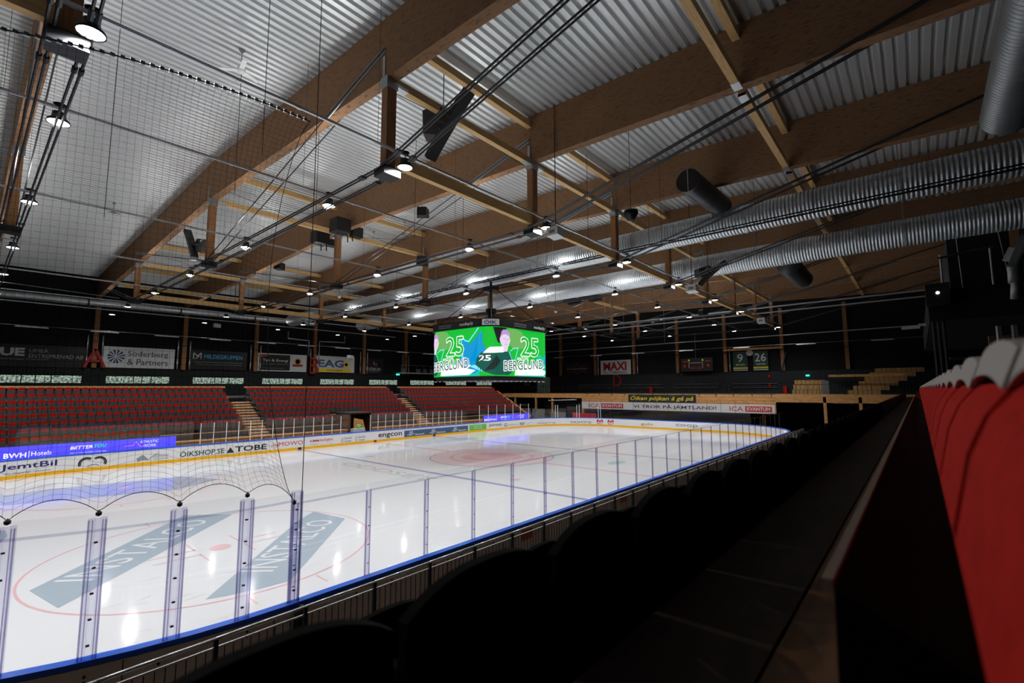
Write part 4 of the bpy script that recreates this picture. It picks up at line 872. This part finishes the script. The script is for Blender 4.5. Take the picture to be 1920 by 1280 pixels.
def artwork(s0, w, figure=True):
    X = lambda a: s0+w*a
    P = lambda pts, m, l: jpoly([(X(a), Z(b)) for a, b in pts], m, l)
    hx = 0 if figure else .035; Q = lambda pts, m, l: P([(a+hx, b) for a, b in pts], m, l)
    P([(.28, .0), (.62, .0), (1.0, .0), (1.02, .95), (.93, .62), (.8, .42), (.7, .5), (.62, .3), (.5, .26), (.35, .3)], 'led_teal', .008)
    P([(.80, .3), (1.0, .3), (1.04, .85), (.96, .9), (.9, .55)], 'led_blue', .010)
    P([(.10, .98), (.24, .99), (.36, .95), (.45, .75), (.40, .6), (.20, .55), (.12, .7)], 'led_olive', .009)
    P([(-.12, .99), (.08, .99), (.02, .8), (-.05, .62)], 'led_black', .009)
    P([(.22, .02), (.80, .03), (.92, .12), (.76, .16), (.85, .24), (.6, .22), (.4, .27), (.24, .2)], 'led_white', .011)
    if figure:
        P([(-.62, .06), (-.36, .05), (-.2, .2), (-.2, .55), (-.30, .84), (-.44, .66), (-.58, .84)], 'led_blue', .010)
        zz = [(-.30, .98), (-.46, .72), (-.52, .74), (-.60, .86), (-.585, .66), (-.61, .62), (-.58, .56), (-.60, .5), (-.56, .46), (-.58, .42), (-.5, .36)]
    P([(-.36, .16), (-.1, .02), (.12, .02), (.2, .12), (.17, .42), (.08, .55), (-.1, .52), (-.26, .48), (-.33, .36)] if figure else [(-.02, .02), (.12, .02), (.2, .12), (.17, .42), (.06, .52), (-.02, .5)], 'led_dark', .013)
    if figure:
        P([(-.22, .10), (-.1, .14), (-.02, .3), (-.08, .42), (-.14, .26)], 'led_black', .015); P([(-.24, .46), (-.16, .58), (.02, .6), (.10, .54), (.02, .48), (-.12, .46)], 'led_white', .016)
        P([(-.44, .20), (-.36, .24), (-.26, .14), (-.22, .08), (-.3, .12)], 'led_cyan', .014)
    Q([(.00, .50), (.11, .50), (.12, .72), (.02, .72)], 'led_skin', .017)
    Q([(.055+.09*math.cos(a), .74+.17*math.sin(a)) for a in np.linspace(0, 2*PI, 22)[:-1]], 'led_skin', .018)
    Q([(-.035, .76), (-.03, .88), (.02, .95), (.09, .95), (.145, .86), (.14, .76), (.11, .84), (.04, .86), (-.01, .82)], 'led_lilac', .019)
    fe_ = jf(.021); k = MB()
    for ex in (.035+hx, .10+hx): stroke(fe_, [(X(ex-.018), Z(.755)), (X(ex+.018), Z(.76))], .05, k)
    stroke(fe_, [(X(.07+hx), Z(.74)), (X(.078+hx), Z(.69))], .03, k); stroke(fe_, [(X(.045+hx), Z(.65)), (X(.09+hx), Z(.65))], .04, k); k.build('screen_face', 'led_lilac', jt)
    k = MB(); stroke(fe_, [(X(.12), Z(.5)), (X(.19), Z(.3)), (X(.23), Z(.34)), (X(.29), Z(.60)), (X(.20), Z(.58)), (X(.15), Z(.52))], .06, k)
    if figure:
        stroke(fe_, [(X(a), Z(b)) for a, b in zz], .09, k); letters('25', jf(.022), X(-.29), X(-.14), Z(.30), Z(.42), bold=.06).build('screen_lettering', 'led_white', jt)
    k.build('screen_image', 'led_cyan', jt)
    f1, f2 = jf(.024), jf(.030)
    def outlined(tx, x0, x1, z0, z1, off, inner, slope=0):
        q = off*.45/.72*(z1-z0)*.95; halo = MB()
        for a in range(12): dx, dz = q*math.cos(a*PI/6), q*math.sin(a*PI/6); letters(tx, jf(.0235+.0001*a), x0+q+dx, x1-q+dx, z0+q+dz, z1-q+dz, slope=slope, mb=halo, res=2)
        halo.build('screen_lettering', 'led_white', jt)
        letters(tx, f2, x0+q, x1-q, z0+q, z1-q, slope=slope, res=3).build('screen_lettering', inner, jt)
    outlined('25', X(.33), X(.70), Z(.42), Z(.86), .075, 'led_green')
    letters('ANTON', f1, X(.26), X(.48), Z(.335), Z(.40), bold=.04, slope=.08).build('screen_lettering', 'led_white', jt)
    outlined('BERGLUND', X(.02 if figure else .05), X(.80), Z(.09), Z(.325), .13, 'led_dark', .24)
artwork(-.8, 5.05, False); artwork(5.8, 5.7, True)
ft = jf(.13)
for s0 in (.2, 6.9):
    letters('SKIDSTADION', ft, s0, s0+1.3, JZ1+.28, JZ1+.37, bold=.03).build('fascia_lettering', 'grey', jt); letters('ÖSTERSUND', ft, s0, s0+1.3, JZ1+.14, JZ1+.22, bold=.03).build('fascia_lettering', 'grey', jt)
    letters('nodeply', ft, s0+2.2, s0+3.5, JZ1+.12, JZ1+.4, bold=.02).build('fascia_lettering', 'offwhite', jt)
jfl = lambda pts, m, l: None
k = MB(); s0 = JL1+.35
letters('ÖIK', jf(.15), s0+.12, s0+.9, JZ1+.14, JZ1+.42, bold=.05).build('fascia_lettering', 'navy', jt)
k = MB(); f = jf(.14)
for i in range(6): a, b = s0+1.05*i/6, s0+1.05*(i+1)/6; k.poly([f(a, JZ1+.08), f(b, JZ1+.08), f(b, JZ1+.48), f(a, JZ1+.48)])
k.build('fascia_badge', 'offwhite', jt)
MB().lathe([(.25, 0), (.25, .9), (.4, 1.0), (.4, 1.3), (.1, 1.3), (.1, 3.4)], (29.86, 15, JZ1+.55), 12).build('hoist', 'dark_steel', jt)
for sx, sy in ((-1, -1), (-1, 1), (1, -1), (1, 1)): MB().tube([(29.86+sx*2.9, 15+sy*2.8, JZ1+.5), (29.86+sx*.2, 15+sy*.2, 12.5)], .03, 5).build('hoist_cable', 'black', jt)
MB().box(29.5, 14.5, 12.35, 30.2, 15.5, 12.6).build('hoist_plate', 'dark_steel', jt)

# ------------------------------------------------------------------ big ventilation ducts, cable ladder
duct([(31.6, -15.3, 14.2), (31.6, 52, 13.8)], .73, 'ceiling_duct', 'large ribbed silver air duct crossing the hall, the nearer of the pair', .17, rh=.022, n=28)
duct([(40.4, -15.3, 14.15), (40.4, 50, 13.95)], .80, 'ceiling_duct', 'large ribbed silver air duct crossing the hall, the farther of the pair', .17, rh=.022, n=28)
for i, y in enumerate(np.arange(-9, 48, 6.5)):
    for j, (x, z, r, nm) in enumerate(((31.6, 14.1, .77, 'nearer'), (40.4, 14.1, .84, 'farther'))):
        k = MB(); k.tube([(x+r*math.cos(a), y, z+r*math.sin(a)-.0045*(y+5)) for a in np.linspace(0, 2*PI, 25)], .02, 4, False); k.tube([(x, y, z+r), (x, y, ztop(y))], .015, 4)
        tag(k.build('duct_hanger', 'zinc'), 'thin steel hanger ring on the %s big duct, %s from the right' % (nm, nth(i)), 'duct hanger', 'hanger rings of the big ducts')
def stub(name, p, q, r, label, m='duct_dark'):
    p, q = np.array(p, float), np.array(q, float); k = max(2, int(np.linalg.norm(q-p)/.18)); o = thing(name, tuple((p+q)/2), label, 'air duct')
    duct([p, q], r, 'pipe', '', .18, m, .012, 28, o); d = (p-q)/np.linalg.norm(p-q)
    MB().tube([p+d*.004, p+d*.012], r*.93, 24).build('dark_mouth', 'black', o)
    MB().tube([p-d*.05, p+d*.03], 1, 28, False, [r*1.02, r*1.05]).build('rim', 'zinc_dull', o); MB().tube([p+d*.03+(0, 0, -r), p+d*.03+(0, 0, r)], .02, 5).build('inner_bar', 'zinc', o)
stub('duct_outlet', at(1290, 338, 'X', 26.6), at(1352, 388, 'X', 31.1), .56, 'dark open-ended duct pointing at the camera, joined to the nearer big duct')
stub('duct_outlet', at(1505, 523, 'X', 49), at(1478, 497, 'X', 41.2), .7, 'short open duct elbow below the farther big duct')
o = duct([(5.5, -11.15, 12.1), (21.6, -11.25, 12.0)], .5, 'near_duct', 'ribbed silver duct running over the camera at the upper right', .13, rh=.022, n=36, m='zinc_dull')
k = MB()
for x in (30.45,):
    ya, yb = -15.2, 40
    for dy in (-.25, .25): k.bar((x+dy, ya, 13.45), (x+dy, yb, 13.25), .03, .06)
    for y in np.arange(ya, yb, .5): k.bar((x-.25, y, 13.36), (x+.25, y, 13.36), .03, .03)
o = tag(k.build('cable_ladder', 'dark_steel'), 'black cable ladder running beside the nearer big duct', 'cable ladder')
for i in range(2): MB().tube([(30.28+.33*i, -15.2, 13.46), (30.28+.33*i, 40, 13.26)], .03, 5).build('cable', 'black', o)
for i, y in enumerate(np.arange(-10, 38, 4.2)): MB().tube([(30.45, y, 13.36), (30.45, y, ztop(y))], .012, 4).build('hanger', 'black', o)
# extra long rods low over the far end
for i, (y0, z0, y1, z1, x) in enumerate(((-12, 13.2, 52, 12.7, 60.8), (-12, 11.9, 50, 11.6, 74.0), (-12.6, 13.0, 50, 12.6, 55.9))):
    tag(MB().tube([(x, y0, z0), (x, y1, z1)], .07, 6).tube([(x, 20, (z0+z1)/2), (x, 20, ztop(20)+.01)], .015, 4).build('sprinkler_pipe', 'zinc'), 'silver pipe crossing the hall below the far trusses, %s one from the camera' % ('middle', 'farthest', 'nearest')[i], 'pipe', 'silver pipes crossing the far hall')
# ------------------------------------------------------------------ loudspeakers, fans, cameras
def orient(o, yaw, pitch=0, roll=0): o.rotation_euler = (pitch, roll, yaw)
def lspeaker(p, yaw, pitch, label, big=1):
    t = thing('line_array_speaker', tuple(p), label, 'loudspeaker', 'black line array speakers'); t['_o'] = [0., 0., 0.]
    k = MB(); n = 9; a = [( .14+.30*math.cos(PI/2*.0)*0 + .32*((i/n-.5)*2)**2, (i/n-.5)*2.3) for i in range(n+1)]
    pts = [(-.2, -.15+u, v) for u, v in a]+[(-.2, .12+u, v) for u, v in a[::-1]]; k.prism(pts, (.4, 0, 0)); k.build('column', 'black', t)
    k = MB(); k.prism([(-.45, .25, -.45), (-.45, .95, -.32), (-.45, 1.05, .1), (-.45, .8, .45), (-.45, .25, .4)], (.9, 0, 0)); k.build('subwoofer', 'black', t)
    MB().lathe([(0, 0), (.05, 0), (.05, .05), (0, .05)], (0, -.17, .2), 8).build('badge', 'grey', t)
    MB().tube([(0, .6, .4), (0, .6, 1.7)], .03, 6).build('hanger', 'dark_steel', t)
    orient(t, yaw, pitch); return t
def array_speaker(x, top, bot, bow, box, bw, label):
    T, Bt = at(*top, 'X', x), at(*bot, 'X', x); ctr = (T+Bt)/2; t = thing('line_array_speaker', tuple(ctr), label, 'loudspeaker', 'black line array speakers')
    ax = (T-Bt)/np.linalg.norm(T-Bt); sd = np.cross(ax, (1., 0, 0)); sd /= np.linalg.norm(sd); L = np.linalg.norm(T-Bt); n = 10; F_, K_ = [], []
    for i in range(n+1):
        q = i/n; p = Bt+(T-Bt)*q+sd*bow*(1-(2*q-1)**2); wdt = .26-.05*abs(2*q-1); F_.append(p+sd*wdt*.5); K_.append(p-sd*wdt*.5)
    MB().prism([p-np.array((.22, 0, 0)) for p in F_+K_[::-1]], (.44, 0, 0)).build('column', 'black', t)
    k = MB()
    for i in range(1, n): k.bar(F_[i]-np.array((.225, 0, 0)), K_[i]-np.array((.225, 0, 0)), .008, .012)
    k.build('module_joints', 'grey', t)['kind'] = 'stuff'
    P = [at(u, v, 'X', x+.1) for u, v in box]; MB().prism(P, _fw*bw).build('subwoofer', 'black', t)
    m_ = sum(P)/len(P); MB().bar(m_, ctr, .12, .12).build('yoke', 'dark_steel', t); MB().tube([m_+(bw*.5, 0, 0), (m_[0]+bw*.5, m_[1], ztop(m_[1])-.1)], .02, 5).build('hanger', 'dark_steel', t)
    MB().bar(at(box[0][0]*.5+box[2][0]*.5-2, box[0][1]*.5+box[2][1]*.5, 'X', x+.08), at(box[0][0]*.5+box[2][0]*.5+4, box[0][1]*.5+box[2][1]*.5-5, 'X', x+.08), .02, .07).build('badge', 'grey', t)
array_speaker(15.6, (880, 170), (806, 298), .06, [(792, 207), (817, 196), (843, 210), (840, 232), (818, 252), (793, 250)], .8, 'large black curved speaker hanging in the nearest bay, upper middle')
array_speaker(14.2, (351, 432), (365, 484), -.08, [(364, 456), (370, 447), (390, 449), (390, 474), (368, 472)], .7, 'black curved speaker with box behind it, beside the near left truss post')
array_speaker(38.6, (1362, 490), (1312, 534), .1, [(1310, 503), (1330, 497), (1338, 508), (1330, 522), (1312, 518)], .9, 'black curved speaker in front of the farther big duct')
lspeaker(at(1600, 556, 'X', 70), math.radians(140), math.radians(20), 'black curved speaker at the far right end of the trusses') if 0 else None
def boxspk(p, yaw, pitch, w, label):
    t = thing('box_speaker', tuple(p), label, 'loudspeaker', 'black box speakers'); t['_o'] = [0., 0., 0.]
    MB().prism([(-w, -.5*w, -.7*w), (w, -.5*w, -.7*w), (.75*w, .9*w, -.7*w), (-.75*w, .9*w, -.7*w)], (0, 0, 1.4*w)).build('cabinet', 'black', t)
    MB().lathe([(0, 0), (.12*w, 0), (.1*w, .05), (0, .05)], (-.3*w, -.55*w, -.2*w), 8).build('badge', 'grey', t); MB().tube([(0, .2, .6*w), (0, .2, ztop(p[1])+.01-p[2])], .02, 5).build('hanger', 'dark_steel', t); orient(t, yaw, pitch)
boxspk(at(792, 399, 'X', 24), 2.3, 0, .42, 'small black speaker below the second truss, above the lamp row')
boxspk(at(791, 490, 'Y', 22.6), 2.4, 0, .5, 'black box speaker on the middle post of the third truss')
boxspk(at(525, 499, 'X', 22.6), .6, 0, .45, 'small black speaker between the second and third trusses at the left')
boxspk(at(480+3, 497+8, 'X', 24.0), .6, 0, .01, 'tiny') if 0 else None
boxspk(at(1320, 586, 'X', 56), 2.4, 0, .5, 'small black speaker high over the far end, right of centre')
boxspk(at(1229, 601, 'X', 64), 2.4, 0, .5, 'small black speaker above the scoreboard end')
boxspk(at(1098, 609, 'X', 60), 2.0, 0, .4, 'small black speaker right of the video cube')
t = thing('speaker_frame', (21.66, 22.8, 16.0), 'cluster of black boxes hung from a bent steel frame at the second truss', 'speaker cluster')
for (u, v, s, x) in ((638, 424, .52, 20.6), (666, 437, .42, 22.9), (600, 447, .5, 20.9), (622, 456, .3, 22.6)):
    p = at(u, v, 'X', x); MB().box(p[0]-s, p[1]-s, p[2]-s*.9, p[0]+s, p[1]+s, p[2]+s*.9).build('cabinet', 'black', t)
for (u0, v0, u1, v1) in ((632, 437, 652, 441), (652, 441, 652, 454), (582, 455, 602, 459), (602, 459, 602, 470), (612, 450, 612, 470), (660, 440, 661, 452)):
    MB().tube([at(u0, v0, 'X', 20.4), at(u1, v1, 'X', 20.4)], .04, 5).build('frame_bar', 'dark_steel', t)
t = thing('speaker_frame', (53, 21, 13), 'pair of small black boxes under the trusses left of the farther duct', 'speaker cluster')
for u, v in ((1068, 562), (1098, 557), (1078, 566), (1115, 559)): p = at(u, v, 'X', 54.2); MB().box(p[0]-.5, p[1]-.7, p[2]-.35, p[0]+.5, p[1]+.7, p[2]+.3).build('cabinet', 'black', t)
# ceiling fan
def fan(p, label, s=1, m='white'):
    x, y, z = p; t = thing('ceiling_fan', (x, y, z), label, 'ceiling fan', 'small ceiling fans')
    MB().lathe([(0, -.08), (.12, -.07), (.16, 0), (.14, .08), (0, .12)], (x, y, z), 14).build('motor', m, t, True); MB().tube([(x, y, z+.1), (x, y, ztop(y)+.01)], .018, 6).build('stem', 'zinc_dull', t)
    MB().lathe([(.02, -.12), (.12, 0), (.1, .04)], (x, y, ztop(y)), 12).build('canopy', 'grey', t)
    for k in range(3):
        a = .35+k*2*PI/3; d = np.array((math.cos(a), math.sin(a), 0)); MB().bar(np.array(p)+d*.14, np.array(p)+d*.78*s, .17, .02).build('blade', m, t)
fan(at(452, 132, 'Z', 17.5), 'white three-blade ceiling fan near the upper left of the roof')
for i, (u, v) in enumerate(((213, 398), (700, 455), (758, 440))): fan(at(u, v, 'Z', 17.6), 'small ceiling fan under the far roof slope, %s from the left' % nth(i), .5, 'grey')
def gadget(name, p, s, m, label, cat, group=None):
    t = thing(name, tuple(p), label, cat, group); MB().prism([(p[0]-s, p[1]-s, p[2]-s*.6), (p[0]+s, p[1]-s, p[2]-s*.8), (p[0]+s, p[1]+s, p[2]-s*.8), (p[0]-s, p[1]+s, p[2]-s*.6)], (0, 0, s*1.3)).build('case', m, t)
    MB().box(p[0]-s*1.02, p[1]-s*.5, p[2]-s*.3, p[0]-s, p[1]+s*.5, p[2]+s*.2).build('front', 'grey', t); MB().tube([(p[0], p[1], p[2]+s*.6), (p[0], p[1], ztop(p[1])+.01)], .02, 6).build('bracket', 'dark_steel', t); return t
for i, (u, v, x, s) in enumerate(((1042, 436, 21.4, .3), (1298, 541, 37.5, .36), (1428, 601, 62, .4), (1284, 536, 37.0, .01), (407, 610, 24, .3), (657, 669, 45, .35), (440, 579, 23, .25))):
    if s < .05: continue
    p = at(u, v, 'X', x) if u > 900 else at(u, v, 'Y', {407: 50.5, 657: 54, 440: 44}[u])
    gadget('floodlight', p, s, 'offwhite', 'pale boxy floodlight under the lamp rails, %s from the right' % nth([1428, 1298, 1042, 657, 440, 407].index(u)), 'floodlight', 'pale boxy floodlights')
for i, (u, v, z) in enumerate(((1183, 402, 13.6), (636, 556, 12.0), (798, 581, 12.0), (1042, 584, 11.8), (1240, 598, 12))):
    p = at(u, v, 'Z', z); t = thing('dome_camera', tuple(p), 'small dome camera hanging from the trusses, %s from the left' % nth([636, 798, 1042, 1183, 1240].index(u)), 'camera', 'dome cameras')
    s = .38 if i == 0 else .16; MB().lathe([(0, -.9*s), (.55*s, -.7*s), (.85*s, -.1*s), (.95*s, .1*s), (.9*s, .5*s), (0, .6*s)], tuple(p), 16).build('dome', 'black_seat' if i == 0 else 'offwhite', t, True); MB().tube([p+(0, 0, .5*s), (p[0], p[1], ztop(p[1])+.01)], .014, 5).build('stem', 'dark_steel', t)
# cross pipes near the far left roof (left of the net) and thin hanging rods
for i, (u, v) in enumerate(((452, 150), (600, 200), (780, 280), (869, 330), (1100, 300), (1235, 300), (1325, 330), (1410, 300), (1560, 300))):
    p = at(u, v, 'Z', 17.8); q = 13.2
    tag(MB().tube([(p[0], p[1], 12.9), (p[0], p[1], ztop(p[1])+.01)], .012, 4).build('hanging_rod', 'black'), 'thin vertical steel rod hanging from the roof, %s from the left' % nth(i), 'rod', 'thin hanging rods')
# ------------------------------------------------------------------ near stand
SX0, SX1 = 1.0, 57.0
ns = thing('near_stand', (30, -7, 0), 'dark stepped seating stand on the camera side of the rink', 'stand')
def ny(j): return -8.18+.86*j
def nz(j): return 3.665-.475*j
for j in range(8):
    MB().box(SX0, ny(j)-.08, -.03, SX1, ny(j)+.78 if j < 7 else ny(j)+.55, nz(j)).build('tread', 'plank_dark', ns)
Y2 = -9.165; Z2 = 4.145
MB().box(SX0, Y2-.1, Z2-.5, SX1, -8.64, Z2).build('tread', 'deck_wood' if 'deck_wood' in M else 'plank_dark', ns)
MB().box(SX0, -8.63, Z2-.5, SX1, -8.26, Z2).build('tread', 'plank_dark', ns)
MB().box(SX0, Y2-1.0, Z2-.5, SX1, Y2-.1, Z2+.47).build('tread', 'black_wall', ns)
MB().box(SX0, -13.35, Z2-.5, SX1, Y2-1.0, Z2+.94).build('tread', 'plank_dark', ns)
def near_seat(hump=.065):
    n = 14; prof = []
    for k in range(n+1): a = 2*k/n-1; prof.append((.245*a, .86-hump*abs(a)**2.6))
    shell = MB(); shell.prism([(-.215, -.02, .36), (.215, -.02, .36), (.245, -.02, .6)]+[(x, -.02, z) for x, z in prof[::-1]]+[(-.245, -.02, .6)], (0, .03, 0))
    for s in (-1, 1): shell.box(s*.245, -.02, .42, s*.225, .075, .70)
    pad = MB(); lean = [(.40, .085), (.50, .115), (.60, .125), (.70, .105), (.75, .085)]; V = []; w_ = [.225, .235, .24, .242, .243]
    for (z, y), w in zip(lean, w_): V += [(-w, .01, z), (-w*.96, y, z), (w*.96, y, z), (w, .01, z)]
    for x, y in ((-.235, .01), (-.225, .055), (.225, .055), (.235, .01)): V.append((x, y, .79))
    pad.v = V
    for i in range(5):
        for q in range(3): pad.f.append((4*i+q, 4*i+q+1, 4*i+4+q+1, 4*i+4+q))
    pad.f += [(0, 3, 2, 1), (20, 21, 22, 23)]
    cap = MB(); V = []
    for x, z in prof: V += [(x*.985, -.024, z-.0), (x*.985, .05, z-.004), (x*.965, .068, z-.055), (x*.965, -.024, z-.03)]
    for k in range(n):
        for q in range(4): cap.f.append((4*k+q, 4*k+(q+1) % 4, 4*k+4+(q+1) % 4, 4*k+4+q))
    cap.v = V; cap.f += [(0, 3, 2, 1), (4*n, 4*n+1, 4*n+2, 4*n+3)]
    pan = MB(); pan.prism([(-.25, .10, .20), (-.25, .10, .42), (-.25, .258, .50), (-.25, .262, .24)], (.515, 0, 0))
    lip = MB(); lip.prism([(-.25, .259, .492), (-.25, .259, .510), (-.25, .273, .510), (-.25, .276, .492)], (.517, 0, 0))
    br = MB(); br.box(-.03, -.06, 0, .03, .02, .42).box(-.2, .02, .30, .2, .10, .34)
    return shell, pad, cap, pan, lip, br
parts = near_seat(); pn = ('backrest', 'red_pad', 'top_edge', 'folded_seat', 'seat_lip', 'bracket'); pm_ = ('black_matte', 'red', 'seat_top', 'black_matte', 'lip_grey', 'dark_steel')
meshes = [p.data(n, m, smooth=False) for p, n, m in zip(parts, pn, pm_)]
def put_seat(x, y, z, label, group, parts_used, ms_=None):
    o = bpy.data.objects.new('stadium_seat', None); COL.objects.link(o); o.location = (x, y, z); tag(o, label, 'seat', group)
    for i in parts_used: c = bpy.data.objects.new(pn[i], (ms_ or meshes)[i]); COL.objects.link(c); c.parent = o
parts2 = near_seat(.022); meshes2 = [p.data(n, m) for p, n, m in zip(parts2, pn, pm_)]
PITCH = .52
for k in range(36):
    x = 2.86+.24+PITCH*k
    lab = 'dark seat back seen from behind in the front row, %s from the camera' % nth(k-2) if k > 2 else 'dark seat back in the front row at the bottom edge of the picture'
    put_seat(x, -8.18, 3.66, lab, 'seats in the row in front of the camera', (0, 3, 5))
for k in range(16): put_seat(4.2+.26+PITCH*k, ny(1), nz(1), 'dark seat back one row lower, glimpsed between the front row seats', 'seats one row lower', (0, 3, 5))
for k in range(36): put_seat(4.62+.26+PITCH*k, Y2, Z2, 'red seat with pale top edge in the row beside the camera, %s from the camera' % nth(k), 'red seats in the row beside the camera', range(6) if k else (0, 1, 2, 5), meshes2)
def rest_near(idx, x0, y, z, k0, k1, mm, name):
    v = np.array(parts2[idx].v); V = []; Fc = []; n = len(v)
    for q, k in enumerate(range(k0, k1)): V.append(v+np.array((x0+PITCH*k, y, z))); Fc += [tuple(q*n+a for a in f) for f in parts2[idx].f]
    me = bpy.data.meshes.new(name); me.from_pydata(np.concatenate(V).tolist(), [], Fc); me.materials.append(M[mm]); o = bpy.data.objects.new(name, me); COL.objects.link(o); return o
o = tag(rest_near(0, 3.1, -8.18, 3.66, 36, 102, 'black_seat', 'seat_rows'), 'distant dark seats at the far end of the front row', 'seats', kind='stuff')
o = tag(rest_near(0, 4.88, Y2, Z2, 36, 98, 'black_seat', 'seat_rows'), 'distant red seats at the far end of the row beside the camera', 'seats', kind='stuff')
for idx, mm in ((1, 'red'), (2, 'seat_top'), (3, 'black_seat')): c = rest_near(idx, 4.88, Y2, Z2, 36, 98, mm, pn[idx]); c.parent = o; c['kind'] = 'stuff'

# ------------------------------------------------------------------ press gallery at the right
g = thing('press_gallery', (24, -11.4, 7), 'black raised gallery with a dark cabin at the right edge', 'gallery')
MB().box(24, -13.35, 7.0, 40, -9.42, 7.95).build('floor_band', 'black_wall', g)
MB().box(24.2, -11.35, 7.95, 30, -9.98, 9.55).build('cabin', 'black', g)
MB().tube([(23.95, -9.75, 8.95), (23.95, -11.0, 9.1)], .04, 6).build('rail', 'plank_dark', g)
for y in (-9.8, -10.9): MB().tube([(23.95, y, 7.95), (23.95, y, 9.05)], .03, 6).build('rail_post', 'zinc', g)
for y, y2 in ((-10.2, -10.25), (-11.1, -11.25)): MB().tube([(24.0, y, 9.7), (24.0, y2, 7.95)], .012, 5).build('hanging_cable', 'zinc', g)
for y in (-9.5, -9.62, -9.74): MB().tube([(24.1, y, 4.6), (24.1, y, 7.0)], .045, 6).build('support_tube', 'dark_steel', g)
MB().box(26, -10.6, 5.1, 27, -9.9, 5.2).box(26, -10.6, 5.5, 27, -9.9, 5.56).box(26, -10.6, 5.9, 27, -9.9, 5.96).build('shelf_steps', 'dark_steel', g)
tag(MB().box(30, -13.3, 5.0, 30.3, -11.2, 6.9).build('timber_board', 'lvl_post'), 'brown timber panel under the gallery at the right edge', 'panel')
for i, y in enumerate((-11.1, -11.45, -11.8)): tag(MB().tube([(26, y, 5.3), (26, y, 6.9)], .07, 8).build('wall_pipe', 'zinc'), 'short silver pipe under the gallery, %s from the left' % nth(i), 'pipe', 'silver pipes under the gallery')
t = thing('stage_light', tuple(at(1758, 549, 'X', 23.6)), 'small stage lamp with a bright lens at the gallery corner', 'stage light')
p = at(1758, 549, 'X', 23.6); MB().box(p[0], p[1]-.28, p[2]-.35, p[0]+.5, p[1]+.28, p[2]+.3).build('case', 'black', t); MB().lathe([(0, 0), (.05, 0), (.05, .03), (0, .03)], tuple(p-np.array((.03, 0, 0))), 12, RX).build('lens', 'led_white', t)
p = at(1637, 548, 'X', 23.5)
t = thing('projector', tuple(at(1722, 612, 'X', 30)), 'pale projector on an arm left of the gallery', 'projector'); p = at(1722, 612, 'X', 30)
MB().box(p[0], p[1]-.05, p[2]-.05, p[0]+.4, p[1]+.55, p[2]+.05).build('body', 'offwhite', t); MB().box(p[0], p[1]-.9, p[2]+.02, p[0]+.1, p[1], p[2]+.12).build('arm', 'offwhite', t)
t = thing('wall_lamp_bar', tuple(at(1905, 465, 'X', 20)), 'slanted silver lamp bar at the right edge under the beams', 'lamp bar')
a, b = at(1893, 500, 'X', 20), at(1920, 440, 'X', 20); MB().bar(a, b, .06, .1).build('bar', 'zinc', t); a, b = at(1891, 478, 'X', 20), at(1897, 460, 'X', 20); MB().bar(at(1890, 490, 'X', 20.1), at(1902, 465, 'X', 20.1), .05, .2).build('reflector', 'offwhite', t)
t = thing('vent_elbow', tuple(at(1908, 490, 'X', 21)), 'dark bent ventilation pipe at the right edge', 'air pipe')
MB().tube([at(1925, 466, 'X', 21), at(1908, 472, 'X', 21), at(1903, 500, 'X', 21), at(1905, 530, 'X', 21)], .14, 10).build('pipe', 'zinc_dull', t, True); MB().tube([at(1905, 505, 'X', 21), at(1905, 560, 'X', 21)], .10, 10).build('lower_pipe', 'zinc_dull', t, True)
tag(MB().box(20.8, -12.6, 8.6, 20.9, -12.0, 9.0).build('wall_box', 'offwhite'), 'small pale box on the wall beside the bent pipe', 'box')
